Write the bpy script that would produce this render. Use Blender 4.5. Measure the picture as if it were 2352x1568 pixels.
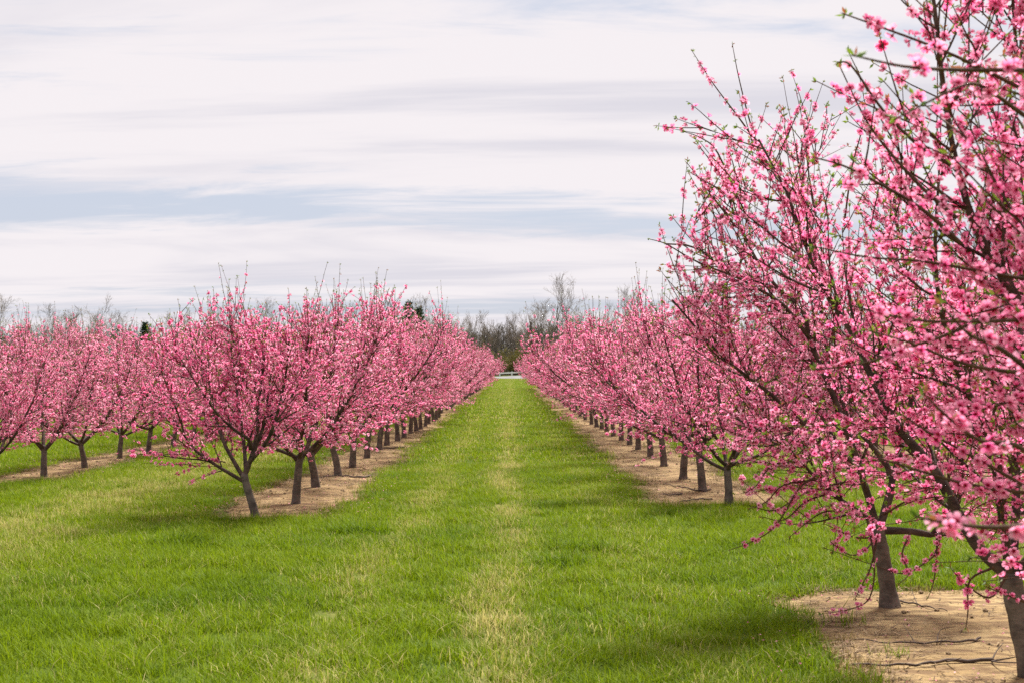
import bpy, math
import numpy as np
from mathutils import Vector

# ------------------------------------------------------------------ scene, camera, light
for o in list(bpy.data.objects):
    bpy.data.objects.remove(o)
scn = bpy.context.scene
COL = scn.collection
R = math.radians

EYE = 1.6                  # eye height in metres
F = 3267.0                 # focal length in units of a 2352 px wide frame (50 mm)
cam_d = bpy.data.cameras.new('camera')
cam = bpy.data.objects.new('camera', cam_d)
COL.objects.link(cam)
cam_d.lens = 50.0
cam_d.sensor_width = 36.0
cam_d.clip_start = 0.05
cam_d.clip_end = 4000
cam.location = (0, 0, EYE)
cam.rotation_euler = (R(90) + math.atan(65 / F), 0, -math.atan(4 / F))
cam_d.dof.use_dof = True
cam_d.dof.focus_distance = 15.0
cam_d.dof.aperture_fstop = 7.0
scn.camera = cam

SUN_AZ, SUN_EL = R(24), R(54)          # behind the orchard, a little to the right
world = bpy.data.worlds.new('World')
scn.world = world
world.use_nodes = True
wn, wl = world.node_tree.nodes, world.node_tree.links
wn.clear()


def wnode(t, **kw):
    n = wn.new(t)
    for k, v in kw.items():
        setattr(n, k, v)
    return n


def wmath(op, a, b=None, clamp=False):
    n = wnode('ShaderNodeMath', operation=op, use_clamp=clamp)
    for i, v in enumerate((a, b)):
        if v is None:
            continue
        if isinstance(v, (int, float)):
            n.inputs[i].default_value = v
        else:
            wl.new(v, n.inputs[i])
    return n.outputs[0]


def wramp(v, lo, hi, a=0.0, b=1.0):
    n = wnode('ShaderNodeMapRange', interpolation_type='SMOOTHSTEP')
    wl.new(v, n.inputs[0])
    n.inputs[1].default_value = lo
    n.inputs[2].default_value = hi
    n.inputs[3].default_value = a
    n.inputs[4].default_value = b
    return n.outputs[0]


sky = wnode('ShaderNodeTexSky', sky_type='NISHITA')
sky.sun_disc = False
sky.sun_elevation = SUN_EL
sky.sun_rotation = SUN_AZ
sky.air_density = 1.0
sky.dust_density = 2.0
tc = wnode('ShaderNodeTexCoord')
sep = wnode('ShaderNodeSeparateXYZ')
wl.new(tc.outputs['Generated'], sep.inputs[0])
zz = wmath('ADD', wmath('MAXIMUM', sep.outputs[2], 0.0), 0.10)
u = wmath('DIVIDE', sep.outputs[0], zz)
v = wmath('DIVIDE', sep.outputs[1], zz)


def cloud_noise(us, vs, w, detail, rough, dist=0.0):
    c = wnode('ShaderNodeCombineXYZ')
    wl.new(wmath('MULTIPLY', u, us), c.inputs[0])
    wl.new(wmath('MULTIPLY', v, vs), c.inputs[1])
    n = wnode('ShaderNodeTexNoise', noise_dimensions='4D')
    wl.new(c.outputs[0], n.inputs['Vector'])
    n.inputs['W'].default_value = w
    n.inputs['Scale'].default_value = 1.0
    n.inputs['Detail'].default_value = detail
    n.inputs['Roughness'].default_value = rough
    n.inputs['Distortion'].default_value = dist
    return n.outputs['Fac']


SKY_W = (3.72, 2.3, 7.0)
broad = cloud_noise(0.26, 0.95, SKY_W[0], 2.0, 0.45, 0.5)
wisp = cloud_noise(1.15, 3.3, SKY_W[1], 9.0, 0.62, 1.3)
grey = cloud_noise(0.36, 1.3, SKY_W[2], 6.0, 0.58, 0.9)
cover = wmath('ADD', wmath('MULTIPLY', broad, 0.60), wmath('MULTIPLY', wisp, 0.40))
veil = wramp(sep.outputs[2], 0.005, 0.075, 0.07, 0.0)
cover = wmath('ADD', cover, veil)
thin = wramp(cover, 0.395, 0.525)                       # 0 = gap, 1 = closed cloud
shade = wramp(grey, 0.44, 0.66)
cloud = wnode('ShaderNodeMix', data_type='RGBA')
wl.new(shade, cloud.inputs[0])
cloud.inputs[6].default_value = (4.78, 4.53, 4.66, 1)
cloud.inputs[7].default_value = (3.85, 3.74, 4.08, 1)
gap = wnode('ShaderNodeMix', data_type='RGBA')
gap.inputs[0].default_value = 0.9
wl.new(sky.outputs[0], gap.inputs[6])
gap.inputs[7].default_value = (3.0, 3.22, 3.82, 1)
mixs = wnode('ShaderNodeMix', data_type='RGBA')
wl.new(thin, mixs.inputs[0])
wl.new(gap.outputs[2], mixs.inputs[6])
wl.new(cloud.outputs[2], mixs.inputs[7])
bg = wnode('ShaderNodeBackground')
wl.new(mixs.outputs[2], bg.inputs[0])
bg.inputs[1].default_value = 0.10
wo = wnode('ShaderNodeOutputWorld')
wl.new(bg.outputs[0], wo.inputs[0])

sun_d = bpy.data.lights.new('sun', 'SUN')
sun_d.energy = 5.0
sun_d.angle = R(13)
sun_d.color = (1.0, 0.95, 0.88)
sun = bpy.data.objects.new('sun', sun_d)
COL.objects.link(sun)
sdir = Vector((math.sin(SUN_AZ) * math.cos(SUN_EL), math.cos(SUN_AZ) * math.cos(SUN_EL), math.sin(SUN_EL)))
sun.rotation_euler = (-sdir).to_track_quat('-Z', 'Y').to_euler()
sun.location = sdir * 60

vs_ = scn.view_settings
vs_.view_transform = 'Standard'
vs_.look = 'None'
vs_.exposure = 0.95
vs_.gamma = 1.0
vs_.use_curve_mapping = False
scn.render.film_transparent = False
cy = scn.cycles
cy.max_bounces = 6
cy.sample_clamp_indirect = 3.0
cy.diffuse_bounces = 2
cy.glossy_bounces = 2
cy.transmission_bounces = 4
cy.use_adaptive_sampling = False
cy.use_denoising = False


# ------------------------------------------------------------------ helpers
def tag(o, label=None, cat=None, group=None, kind=None):
    if label:
        o['label'] = label
    if cat:
        o['category'] = cat
    if group:
        o['group'] = group
    if kind:
        o['kind'] = kind
    return o


def mesh_np(name, verts, faces, mat=None, attrs=None, smooth=False):
    """verts (N,3); faces (M,k) one polygon size"""
    verts = np.asarray(verts, np.float32)
    faces = np.asarray(faces, np.int32)
    m = bpy.data.meshes.new(name)
    k = faces.shape[1]
    m.vertices.add(len(verts))
    m.vertices.foreach_set('co', verts.ravel())
    m.loops.add(faces.size)
    m.loops.foreach_set('vertex_index', faces.ravel())
    m.polygons.add(len(faces))
    m.polygons.foreach_set('loop_start', np.arange(0, faces.size, k, dtype=np.int32))
    if attrs:
        for an, av in attrs.items():
            a = m.attributes.new(an, 'FLOAT', 'POINT')
            a.data.foreach_set('value', np.asarray(av, np.float32))
    m.update(calc_edges=True)
    m.polygons.foreach_set('use_smooth', np.full(len(faces), smooth, dtype=bool))
    if mat:
        m.materials.append(mat)
    return m


def obj(name, mesh, parent=None, loc=None):
    o = bpy.data.objects.new(name, mesh)
    COL.objects.link(o)
    if parent is not None:
        o.parent = parent
    if loc is not None:
        o.location = loc
    return o


def empty(name, loc, rz=0.0, sc=1.0):
    o = bpy.data.objects.new(name, None)
    COL.objects.link(o)
    o.empty_display_size = 0.2
    o.location = loc
    o.rotation_euler = (0, 0, rz)
    o.scale = (sc, sc, sc) if isinstance(sc, (int, float)) else sc
    return o


class Geo:
    """collects quads into one mesh"""

    def __init__(self):
        self.v, self.f, self.n = [], [], 0

    def tube(self, pts, rad, sides=4, cap=True):
        p = np.asarray(pts, float)
        r = np.asarray(rad, float)
        n = len(p)
        t = np.gradient(p, axis=0)
        t /= np.linalg.norm(t, axis=1)[:, None] + 1e-9
        mean = t.mean(0)
        ref = np.array([1.0, 0, 0]) if abs(mean[0]) < 0.6 * np.linalg.norm(mean) + 1e-9 else np.array([0, 1.0, 0])
        a = np.cross(t, ref)
        a /= np.linalg.norm(a, axis=1)[:, None] + 1e-9
        b = np.cross(t, a)
        th = np.linspace(0, 2 * np.pi, sides, endpoint=False)
        ring = (p[:, None, :] + r[:, None, None] * (np.cos(th)[None, :, None] * a[:, None, :] + np.sin(th)[None, :, None] * b[:, None, :]))
        self.v.append(ring.reshape(-1, 3))
        i = np.arange(n - 1)[:, None] * sides
        j = np.arange(sides)[None, :]
        j2 = (j + 1) % sides
        q = np.stack([i + j, i + j2, i + sides + j2, i + sides + j], -1).reshape(-1, 4) + self.n
        self.f.append(q)
        self.n += n * sides
        if cap:
            self.v.append(p[-1:] + t[-1:] * r[-1])
            last = self.n - sides
            jj = np.arange(sides)
            tip = np.full(sides, self.n)
            self.f.append(np.stack([last + jj, last + (jj + 1) % sides, tip, tip], -1))
            self.n += 1
        return self

    def box(self, c, s, rz=0.0):
        c = np.asarray(c, float)
        h = np.asarray(s, float) / 2
        sg = np.array([[-1, -1, -1], [1, -1, -1], [1, 1, -1], [-1, 1, -1], [-1, -1, 1], [1, -1, 1], [1, 1, 1], [-1, 1, 1]])
        p = sg * h
        ca, sa = math.cos(rz), math.sin(rz)
        p = np.stack([p[:, 0] * ca - p[:, 1] * sa, p[:, 0] * sa + p[:, 1] * ca, p[:, 2]], 1) + c
        self.v.append(p)
        self.f.append(np.array([[0, 3, 2, 1], [4, 5, 6, 7], [0, 1, 5, 4], [1, 2, 6, 5], [2, 3, 7, 6], [3, 0, 4, 7]]) + self.n)
        self.n += 8
        return self

    def tris(self):
        """split quads (dropping the degenerate half of caps) into triangles"""
        f = np.concatenate(self.f)
        a = f[:, [0, 1, 2]]
        b = f[:, [0, 2, 3]]
        b = b[f[:, 2] != f[:, 3]]
        return np.concatenate(self.v), np.concatenate([a, b])

    def mesh(self, name, mat, smooth=True):
        v_, t_ = self.tris()
        return mesh_np(name, v_, t_, mat, smooth=smooth)


def unit(a):
    a = np.asarray(a, float)
    return a / (np.linalg.norm(a, axis=-1, keepdims=True) + 1e-9)


def stamp(tv, tt, pos, nrm, roll, scale):
    """copies of a template (z = outward) at pos, facing nrm"""
    n = unit(nrm)
    ref = np.where(np.abs(n[:, 2:3]) < 0.9, np.array([[0, 0, 1.0]]), np.array([[1.0, 0, 0]]))
    a = unit(np.cross(ref, n))
    b = np.cross(n, a)
    c, s = np.cos(roll)[:, None], np.sin(roll)[:, None]
    ax, bx = a * c + b * s, b * c - a * s
    M = np.stack([ax, bx, n], 1) * scale[:, None, None]
    v_ = np.einsum('vk,nkj->nvj', tv, M) + pos[:, None, :]
    N, V = len(pos), len(tv)
    t_ = tt[None] + (np.arange(N) * V)[:, None, None]
    return v_.reshape(-1, 3), t_.reshape(-1, 3)


def ss(a, b, x):
    t = np.clip((np.asarray(x, float) - a) / (b - a), 0, 1)
    return t * t * (3 - 2 * t)


def gh(x, y):
    """height of the ground"""
    x = np.asarray(x, float)
    y = np.asarray(y, float)
    z = ss(120, 200, y) * 0.37 + ss(200, 216, y) * (0.37 + 0.05 * np.clip(x, -6, 6))
    z = z + 0.012 * np.sin(x * 0.9 + 1.0) * np.sin(y * 0.31) + 0.010 * np.sin(x * 0.37 - y * 0.83)
    return z


def GP(px, py, lift=0.0):
    """point on the ground seen at px, py of the 2352 wide photograph (flat part)"""
    d = EYE * F / (py - 849.0)
    X = (px - 1172.0) / F * d
    return np.array([X, d, float(gh(X, d)) + lift])


def PP(px, py, d):
    return np.array([(px - 1172.0) / F * d, d, EYE - (py - 849.0) / F * d])


# ------------------------------------------------------------------ materials
class NT:
    def __init__(self, name):
        self.m = bpy.data.materials.new(name)
        self.m.use_nodes = True
        self.t = self.m.node_tree
        self.t.nodes.clear()
        self.out = self.t.nodes.new('ShaderNodeOutputMaterial')

    def n(self, typ, **kw):
        x = self.t.nodes.new(typ)
        for k, v_ in kw.items():
            setattr(x, k, v_)
        return x

    def l(self, a, b):
        self.t.links.new(a, b)

    def setin(self, sock, val):
        if isinstance(val, (int, float)):
            sock.default_value = val
        elif isinstance(val, tuple):
            sock.default_value = val if len(val) == len(sock.default_value) else val + (1,)
        else:
            self.l(val, sock)

    def math(self, op, a, b=None, clamp=False):
        x = self.n('ShaderNodeMath', operation=op, use_clamp=clamp)
        self.setin(x.inputs[0], a)
        if b is not None:
            self.setin(x.inputs[1], b)
        return x.outputs[0]

    def mix(self, f, a, b, blend='MIX'):
        x = self.n('ShaderNodeMix', data_type='RGBA', blend_type=blend)
        self.setin(x.inputs[0], f)
        self.setin(x.inputs[6], a)
        self.setin(x.inputs[7], b)
        return x.outputs[2]

    def ramp(self, v_, lo, hi, a=0.0, b=1.0, smooth=True):
        x = self.n('ShaderNodeMapRange', interpolation_type='SMOOTHSTEP' if smooth else 'LINEAR')
        self.setin(x.inputs[0], v_)
        for i, q in enumerate((lo, hi, a, b)):
            x.inputs[i + 1].default_value = q
        return x.outputs[0]

    def noise(self, vec, scale, detail=3.0, rough=0.55, dist=0.0):
        x = self.n('ShaderNodeTexNoise')
        if vec is not None:
            self.l(vec, x.inputs['Vector'])
        x.inputs['Scale'].default_value = scale
        x.inputs['Detail'].default_value = detail
        x.inputs['Roughness'].default_value = rough
        x.inputs['Distortion'].default_value = dist
        return x.outputs['Fac']

    def obco(self, sx=1, sy=1, sz=1):
        c = self.n('ShaderNodeTexCoord')
        mp = self.n('ShaderNodeMapping')
        self.l(c.outputs['Object'], mp.inputs[0])
        mp.inputs['Scale'].default_value = (sx, sy, sz)
        return mp.outputs[0]

    def attr(self, name, typ='GEOMETRY'):
        return self.n('ShaderNodeAttribute', attribute_name=name, attribute_type=typ).outputs['Fac']

    def principled(self, color, rough=0.7, spec=0.3, bump=None, bump_s=0.3, bump_d=0.01):
        p = self.n('ShaderNodeBsdfPrincipled')
        self.setin(p.inputs['Base Color'], color)
        self.setin(p.inputs['Roughness'], rough)
        p.inputs['Specular IOR Level'].default_value = spec
        if bump is not None:
            b = self.n('ShaderNodeBump')
            b.inputs['Strength'].default_value = bump_s
            b.inputs['Distance'].default_value = bump_d
            self.l(bump, b.inputs['Height'])
            self.l(b.outputs[0], p.inputs['Normal'])
        return p.outputs[0]

    def done(self, sh):
        self.l(sh, self.out.inputs[0])
        return self.m

    def leafy(self, color, trans=0.45, rough=0.5, spec=0.3, tcol=None):
        p = self.principled(color, rough, spec)
        t = self.n('ShaderNodeBsdfTranslucent')
        self.setin(t.inputs[0], tcol if tcol is not None else color)
        x = self.n('ShaderNodeMixShader')
        x.inputs[0].default_value = trans
        self.l(p, x.inputs[1])
        self.l(t.outputs[0], x.inputs[2])
        return self.done(x.outputs[0])


def mat_petal():
    t = NT('petal')
    pet, tint = t.attr('pet'), t.attr('tint')
    oi = t.n('ShaderNodeObjectInfo')
    tint = t.math('ADD', tint, t.math('MULTIPLY', t.math('SUBTRACT', oi.outputs['Random'], 0.5), 0.4))
    base = t.mix(t.ramp(tint, 0.1, 1.0, smooth=False), (0.95, 0.105, 0.365), (0.99, 0.53, 0.68))
    tip = t.mix(0.38, base, (0.98, 0.66, 0.77))
    c = t.mix(t.ramp(pet, 0.30, 1.0), base, tip)
    c = t.mix(t.ramp(pet, 0.18, 0.46), (0.42, 0.006, 0.05), c)
    return t.leafy(c, 0.60, 0.6, 0.12)


def mat_young_leaf():
    t = NT('young_leaf')
    tint = t.attr('tint')
    g = t.mix(t.ramp(tint, 0.0, 0.7), (0.10, 0.19, 0.02), (0.24, 0.34, 0.03))
    c = t.mix(t.ramp(tint, 0.72, 0.80), g, (0.36, 0.13, 0.05))
    return t.leafy(c, 0.4, 0.45, 0.4)


def mat_bark(name, dark, light, sc=1.0):
    t = NT(name)
    co = t.obco(14 * sc, 14 * sc, 46 * sc)
    n1 = t.noise(co, 1.0, 5, 0.65, 0.8)
    n2 = t.noise(t.obco(), 9 * sc, 3, 0.6)
    f = t.math('ADD', t.math('MULTIPLY', n1, 0.4), t.math('MULTIPLY', n2, 0.6))
    c = t.mix(t.ramp(f, 0.34, 0.66), dark, light)
    return t.done(t.principled(c, 0.78, 0.25, f, 0.6, 0.012))


def mat_flat(name, col, rough=0.7, spec=0.3, var=0.15, sc=3.0):
    t = NT(name)
    n = t.noise(t.obco(), sc, 4, 0.6)
    d = tuple(k * (1 - var) for k in col)
    l_ = tuple(min(1, k * (1 + var)) for k in col)
    return t.done(t.principled(t.mix(t.ramp(n, 0.3, 0.7), d, l_), rough, spec))


M = {}
M['petal'] = mat_petal()
M['leaf'] = mat_young_leaf()
M['trunk'] = mat_bark('trunk_bark', (0.062, 0.047, 0.037), (0.185, 0.147, 0.117))
M['limb'] = mat_bark('limb_bark', (0.038, 0.023, 0.018), (0.120, 0.080, 0.058), 1.4)
M['twig'] = mat_bark('twig_bark', (0.060, 0.027, 0.016), (0.12, 0.062, 0.032), 3)
M['bare'] = mat_bark('bare_bark', (0.105, 0.09, 0.078), (0.20, 0.175, 0.152), 0.3)
M['bare_twig'] = mat_flat('bare_twig', (0.21, 0.165, 0.125), 0.8, 0.2, 0.3, 0.6)
M['stick'] = mat_bark('stick_bark', (0.045, 0.03, 0.022), (0.13, 0.09, 0.065), 2)
M['white_paint'] = mat_flat('white_paint', (0.84, 0.84, 0.84), 0.5, 0.4, 0.05)
M['pole_wood'] = mat_flat('pole_wood', (0.07, 0.055, 0.045), 0.8, 0.2, 0.3)
M['metal_grey'] = mat_flat('grey_metal', (0.55, 0.56, 0.58), 0.4, 0.5, 0.08)


def dry_shader(t, X, Y):
    """how much straw stands in the turf, from the ground's own x and y"""
    def band(x0, s, a):
        d = t.math('DIVIDE', t.math('SUBTRACT', X, x0), s)
        return t.math('MULTIPLY', t.math('POWER', 2.718, t.math('MULTIPLY', t.math('MULTIPLY', d, d), -0.5)), a)
    s = band(-0.03, 0.15, 0.36)
    s = t.math('ADD', s, band(-1.05, 0.17, 0.24))
    s = t.math('ADD', s, band(1.05, 0.2, 0.10))
    s = t.math('ADD', s, band(-4.9, 0.6, 0.35))
    return s


BANDS = ((-0.03, 0.15, 0.40), (-1.05, 0.16, 0.24), (1.05, 0.2, 0.10), (-4.9, 0.6, 0.35), (5.0, 0.5, 0.25))


def mat_ground():
    t = NT('turf')
    co = t.obco()
    s = t.n('ShaderNodeSeparateXYZ')
    t.l(co, s.inputs[0])
    dry = dry_shader(t, s.outputs[0], s.outputs[1])
    nb = t.noise(co, 0.7, 4, 0.6)
    nf = t.noise(co, 16, 4, 0.7)
    mot = t.math('ADD', t.math('MULTIPLY', nb, 0.5), t.math('MULTIPLY', nf, 0.5))
    dr = t.math('MULTIPLY', dry, t.ramp(mot, 0.35, 0.6, 0.5, 1.3), True)
    g = t.mix(t.ramp(mot, 0.35, 0.65), (0.040, 0.075, 0.004), (0.095, 0.125, 0.010))
    c = t.mix(dr, g, (0.30, 0.24, 0.095))
    return t.done(t.principled(c, 0.9, 0.1, nf, 0.8, 0.03))


def mat_soil():
    t = NT('soil')
    co = t.obco()
    n1 = t.noise(co, 1.1, 5, 0.6, 0.3)
    n2 = t.noise(t.obco(4.0, 11.0, 4.0), 1.0, 6, 0.65, 0.4)
    n3 = t.noise(co, 55, 3, 0.6)
    n4 = t.noise(co, 7, 5, 0.7, 0.5)
    c = t.mix(t.ramp(n1, 0.30, 0.70), (0.285, 0.192, 0.084), (0.39, 0.282, 0.136))
    c = t.mix(t.ramp(n2, 0.45, 0.60, 0, 0.85), c, (0.15, 0.09, 0.045))
    c = t.mix(t.ramp(n3, 0.55, 0.75, 0, 0.45), c, (0.24, 0.15, 0.085))
    c = t.mix(t.ramp(n4, 0.50, 0.64, 0, 0.7), c, (0.145, 0.088, 0.043))
    h = t.math('ADD', t.math('MULTIPLY', n2, -0.7), t.math('ADD', t.math('MULTIPLY', n3, 0.4), t.math('MULTIPLY', n4, -0.9)))
    return t.done(t.principled(c, 0.92, 0.15, h, 0.7, 0.04))


def mat_gravel():
    t = NT('gravel')
    co = t.obco()
    n1 = t.noise(co, 0.6, 4, 0.6)
    n2 = t.noise(co, 12, 4, 0.7)
    f = t.math('ADD', t.math('MULTIPLY', n1, 0.5), t.math('MULTIPLY', n2, 0.5))
    c = t.mix(t.ramp(f, 0.35, 0.65), (0.14, 0.137, 0.138), (0.21, 0.206, 0.207))
    return t.done(t.principled(c, 0.9, 0.2, n2, 0.5, 0.03))


def mat_grass():
    t = NT('grass_blade')
    rnd, hg = t.attr('rnd'), t.attr('hgt')
    dry, lush = t.attr('dry', 'INSTANCER'), t.attr('lush', 'INSTANCER')
    g1 = t.mix(rnd, (0.092, 0.180, 0.002), (0.235, 0.305, 0.004))
    g2 = t.mix(rnd, (0.042, 0.118, 0.002), (0.125, 0.212, 0.003))
    g = t.mix(t.ramp(lush, 0.1, 0.9), g1, g2)
    g = t.mix(t.math('MULTIPLY', hg, 0.35), g, (0.26, 0.33, 0.012))
    isdry = t.math('LESS_THAN', t.attr('rnd2'), dry)
    straw = t.mix(rnd, (0.38, 0.30, 0.09), (0.70, 0.60, 0.28))
    c = t.mix(isdry, g, straw)
    c = t.mix(t.attr('dead', 'INSTANCER'), c, t.mix(rnd, (0.11, 0.065, 0.03), (0.32, 0.22, 0.10)))
    return t.leafy(c, 0.45, 0.55, 0.10, t.mix(0.2, c, (0.24, 0.33, 0.006)))


def mat_litter():
    t = NT('litter')
    tint = t.attr('tint')
    c = t.mix(tint, (0.10, 0.06, 0.035), (0.36, 0.26, 0.14))
    return t.done(t.principled(c, 0.85, 0.15))


def mat_needles(name, a, b):
    t = NT(name)
    return t.leafy(t.mix(t.attr('tint'), a, b), 0.25, 0.6, 0.25)


M['turf'] = mat_ground()
M['soil'] = mat_soil()
M['gravel'] = mat_gravel()
M['grass'] = mat_grass()
M['litter'] = mat_litter()
M['needles'] = mat_needles('needles', (0.012, 0.030, 0.012), (0.040, 0.075, 0.025))
M['olive'] = mat_needles('olive_leaf', (0.07, 0.075, 0.015), (0.22, 0.17, 0.04))

# ------------------------------------------------------------------ the ground, the soil strips, the gravel drive
rng = np.random.default_rng(11)


def sheet(name, xs, ys, zoff, mat):
    X, Y = np.meshgrid(xs, ys)
    v_ = np.stack([X, Y, gh(X, Y) + zoff], -1).reshape(-1, 3)
    nx, ny = len(xs), len(ys)
    i, j = np.meshgrid(np.arange(nx - 1), np.arange(ny - 1))
    a = (j * nx + i).ravel()
    f = np.stack([a, a + 1, a + nx + 1, a + nx], -1)
    return obj(name, mesh_np(name, v_, f, mat, smooth=True))


xs = np.concatenate([[-1500, -900, -500, -250, -120, -60], np.arange(-30, 30.1, 0.6), [60, 120, 250, 500, 900, 1500]])
ys = np.concatenate([[-200, -100, -50, -20], np.arange(-8, 130, 1.0), np.arange(130, 240, 2.0), [260, 300, 400, 600, 1000, 2000]])
tag(sheet('ground', xs, ys, 0.0, M['turf']), kind='structure')


def edge(y, seed, amp=0.15):
    y = np.asarray(y, float)
    return amp * (0.5 * np.sin(y * 0.9 + seed) + 0.35 * np.sin(y * 2.3 + seed * 1.7) + 0.3 * np.sin(y * 5.1 + seed * 3.1) + 0.2 * np.sin(y * 11.3 + seed * 5.3))


# x left, x right, y near, y far, seed
STRIPS = [(-3.25, -1.97, 15.25, 126, 1.0), (1.70, 3.35, 16.85, 126, 2.2), (1.88, 4.3, 1.5, 10.4, 3.7),
          (-7.65, -6.6, 20.3, 122, 4.1), (6.4, 8.0, 17.0, 90, 5.5), (-12.0, -10.8, 30, 110, 6.3), (6.4, 8.2, 2.0, 10.6, 7.9)]


def strip_sheet(s):
    x0, x1, y0, y1, sd = s
    ys_ = np.concatenate([np.arange(y0, min(y1, y0 + 30), 0.12), np.arange(min(y1, y0 + 30), y1 + 0.01, 0.8)]) if y1 - y0 > 12 else np.arange(y0, y1, 0.1)
    n = 15
    fr = np.linspace(0, 1, n)
    e0, e1 = edge(ys_, sd), edge(ys_, sd + 9)
    # rounded, ragged ends
    k = np.minimum(ss(0, 0.55, ys_ - y0), ss(0, 0.55, y1 - ys_))
    k = 0.72 + 0.28 * k
    mid = (x0 + x1) / 2
    L = mid + (x0 + e0 - mid) * k
    Rr = mid + (x1 + e1 - mid) * k
    X = L[:, None] + (Rr - L)[:, None] * fr[None]
    Y = np.repeat(ys_[:, None], n, 1) + edge(X * 1.6, sd + 4, 0.34) * (1 - ss(0, 1.2, ys_ - y0))[:, None]
    Z = gh(X, Y) + 0.006 + 0.010 * np.sin(fr * np.pi)[None] + 0.004 * np.sin(X * 7 + sd) * np.sin(Y * 5)
    v_ = np.stack([X, Y, Z], -1).reshape(-1, 3)
    i, j = np.meshgrid(np.arange(n - 1), np.arange(len(ys_) - 1))
    a = (j * n + i).ravel()
    f = np.stack([a, a + 1, a + n + 1, a + n], -1)
    return tag(obj('soil_strip', mesh_np('soil_strip', v_, f, M['soil'], smooth=True)), kind='structure')


for s in STRIPS:
    strip_sheet(s)


def soil_margin(x, y):
    """> 0 inside a soil strip (metres from its edge)"""
    best = np.full(np.shape(x), -9.0)
    for (x0, x1, y0, y1, sd) in STRIPS:
        k = np.minimum(ss(0, 0.55, y - y0), ss(0, 0.55, y1 - y))
        k = 0.72 + 0.28 * k
        mid = (x0 + x1) / 2
        L = mid + (x0 + edge(y, sd) - mid) * k
        Rr = mid + (x1 + edge(y, sd + 9) - mid) * k
        yy = y - edge(x * 1.6, sd + 4, 0.34)
        m = np.minimum(np.minimum(x - L, Rr - x), np.minimum(yy - y0, y1 - y))
        best = np.maximum(best, m)
    return best


gx = np.linspace(-40, 60, 60)
gy = np.linspace(200.5, 213, 9)
tag(sheet('gravel_drive', gx, gy, 0.02, M['gravel']), kind='structure')

# ------------------------------------------------------------------ blossom and leaf templates


def petal_template(fine, cup):
    v_, t_, a = [], [], []
    for k in range(5):
        th = 2 * math.pi * k / 5 + 0.08 * math.sin(k * 2.7)
        c, s = math.cos(th), math.sin(th)
        ln = 1.0 + 0.10 * math.sin(k * 3.1 + cup * 9)
        if fine:
            prof = [(0.08, 0.0, 0.0), (0.42, -0.26, 0.10), (0.42, 0.26, 0.10), (0.80, -0.36, 0.30), (0.80, 0.36, 0.30), (1.0, -0.14, 0.34), (1.0, 0.14, 0.34), (0.62, 0.0, 0.10)]
            tr = [(0, 1, 7), (0, 7, 2), (1, 3, 7), (7, 4, 2), (3, 5, 7), (7, 6, 4), (5, 6, 7)]
        else:
            prof = [(0.06, 0.0, 0.0), (0.66, -0.42, 0.22), (1.0, 0.0, 0.32), (0.66, 0.42, 0.22)]
            tr = [(0, 1, 2), (0, 2, 3)]
        b = len(v_)
        for (r_, w_, z_) in prof:
            r2 = r_ * ln * (1 - 0.35 * cup * r_)
            v_.append((c * r2 - s * w_, s * r2 + c * w_, z_ * (0.5 + 1.9 * cup) + 0.02 * math.sin(k * 5.0)))
            a.append(r_)
        t_ += [(b + i, b + j, b + l_) for (i, j, l_) in tr]
    # throat and stamens
    if fine:
        for k in range(7):
            th = 2 * math.pi * (k + 0.3) / 7
            b = len(v_)
            r1 = 0.22 + 0.08 * math.sin(k * 2.2)
            v_ += [(0.05 * math.cos(th + 1.5), 0.05 * math.sin(th + 1.5), 0.02), (0.05 * math.cos(th - 1.5), 0.05 * math.sin(th - 1.5), 0.02), (r1 * math.cos(th), r1 * math.sin(th), 0.42)]
            a += [0.0, 0.0, 0.27]
            t_.append((b, b + 1, b + 2))
    b = len(v_)
    for k in range(4):
        th = math.pi / 2 * k
        v_.append((0.20 * math.cos(th), 0.20 * math.sin(th), 0.05))
        a.append(0.0)
    v_.append((0, 0, -0.45))
    a.append(0.1)
    t_ += [(b, b + 1, b + 2), (b, b + 2, b + 3)] + [(b + (k + 1) % 4, b + k, b + 4) for k in range(4)]
    return np.array(v_), np.array(t_), np.array(a)


TPL = {False: [petal_template(False, c) for c in (0.12, 0.40, 0.8)], True: [petal_template(True, c) for c in (0.10, 0.35, 0.75)]}
LEAF_V = np.array([(0, 0, 0), (-0.17, 0.05, 0.5), (0, 0.0, 1.0), (0.17, 0.05, 0.5), (0, -0.03, 0.5)])
LEAF_T = np.array([(0, 4, 1), (1, 4, 2), (0, 3, 4), (3, 2, 4)])


def rot_dir(r, d, ang):
    """d turned by ang in a random direction"""
    q = unit(np.cross(d, r.normal(size=3)))
    return d * math.cos(ang) + q * math.sin(ang)


def grow(r, p, d, L, n, up=0.0, wander=0.08):
    pts = [np.array(p, float)]
    d = unit(d)
    st = L / (n - 1)
    for k in range(n - 1):
        d = unit(d + np.array([0, 0, up]) * st + r.normal(size=3) * wander)
        pts.append(pts[-1] + d * st)
    return np.array(pts)


def poly_at(pts, s):
    """points and tangents at arc lengths s"""
    seg = np.linalg.norm(np.diff(pts, axis=0), axis=1)
    cum = np.concatenate([[0], np.cumsum(seg)])
    s = np.clip(s, 0, cum[-1] - 1e-6)
    i = np.clip(np.searchsorted(cum, s, side='right') - 1, 0, len(seg) - 1)
    f = (s - cum[i]) / (seg[i] + 1e-9)
    p = pts[i] + (pts[i + 1] - pts[i]) * f[:, None]
    t = unit(pts[i + 1] - pts[i])
    return p, t


def plen(pts):
    return float(np.linalg.norm(np.diff(pts, axis=0), axis=1).sum())


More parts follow.
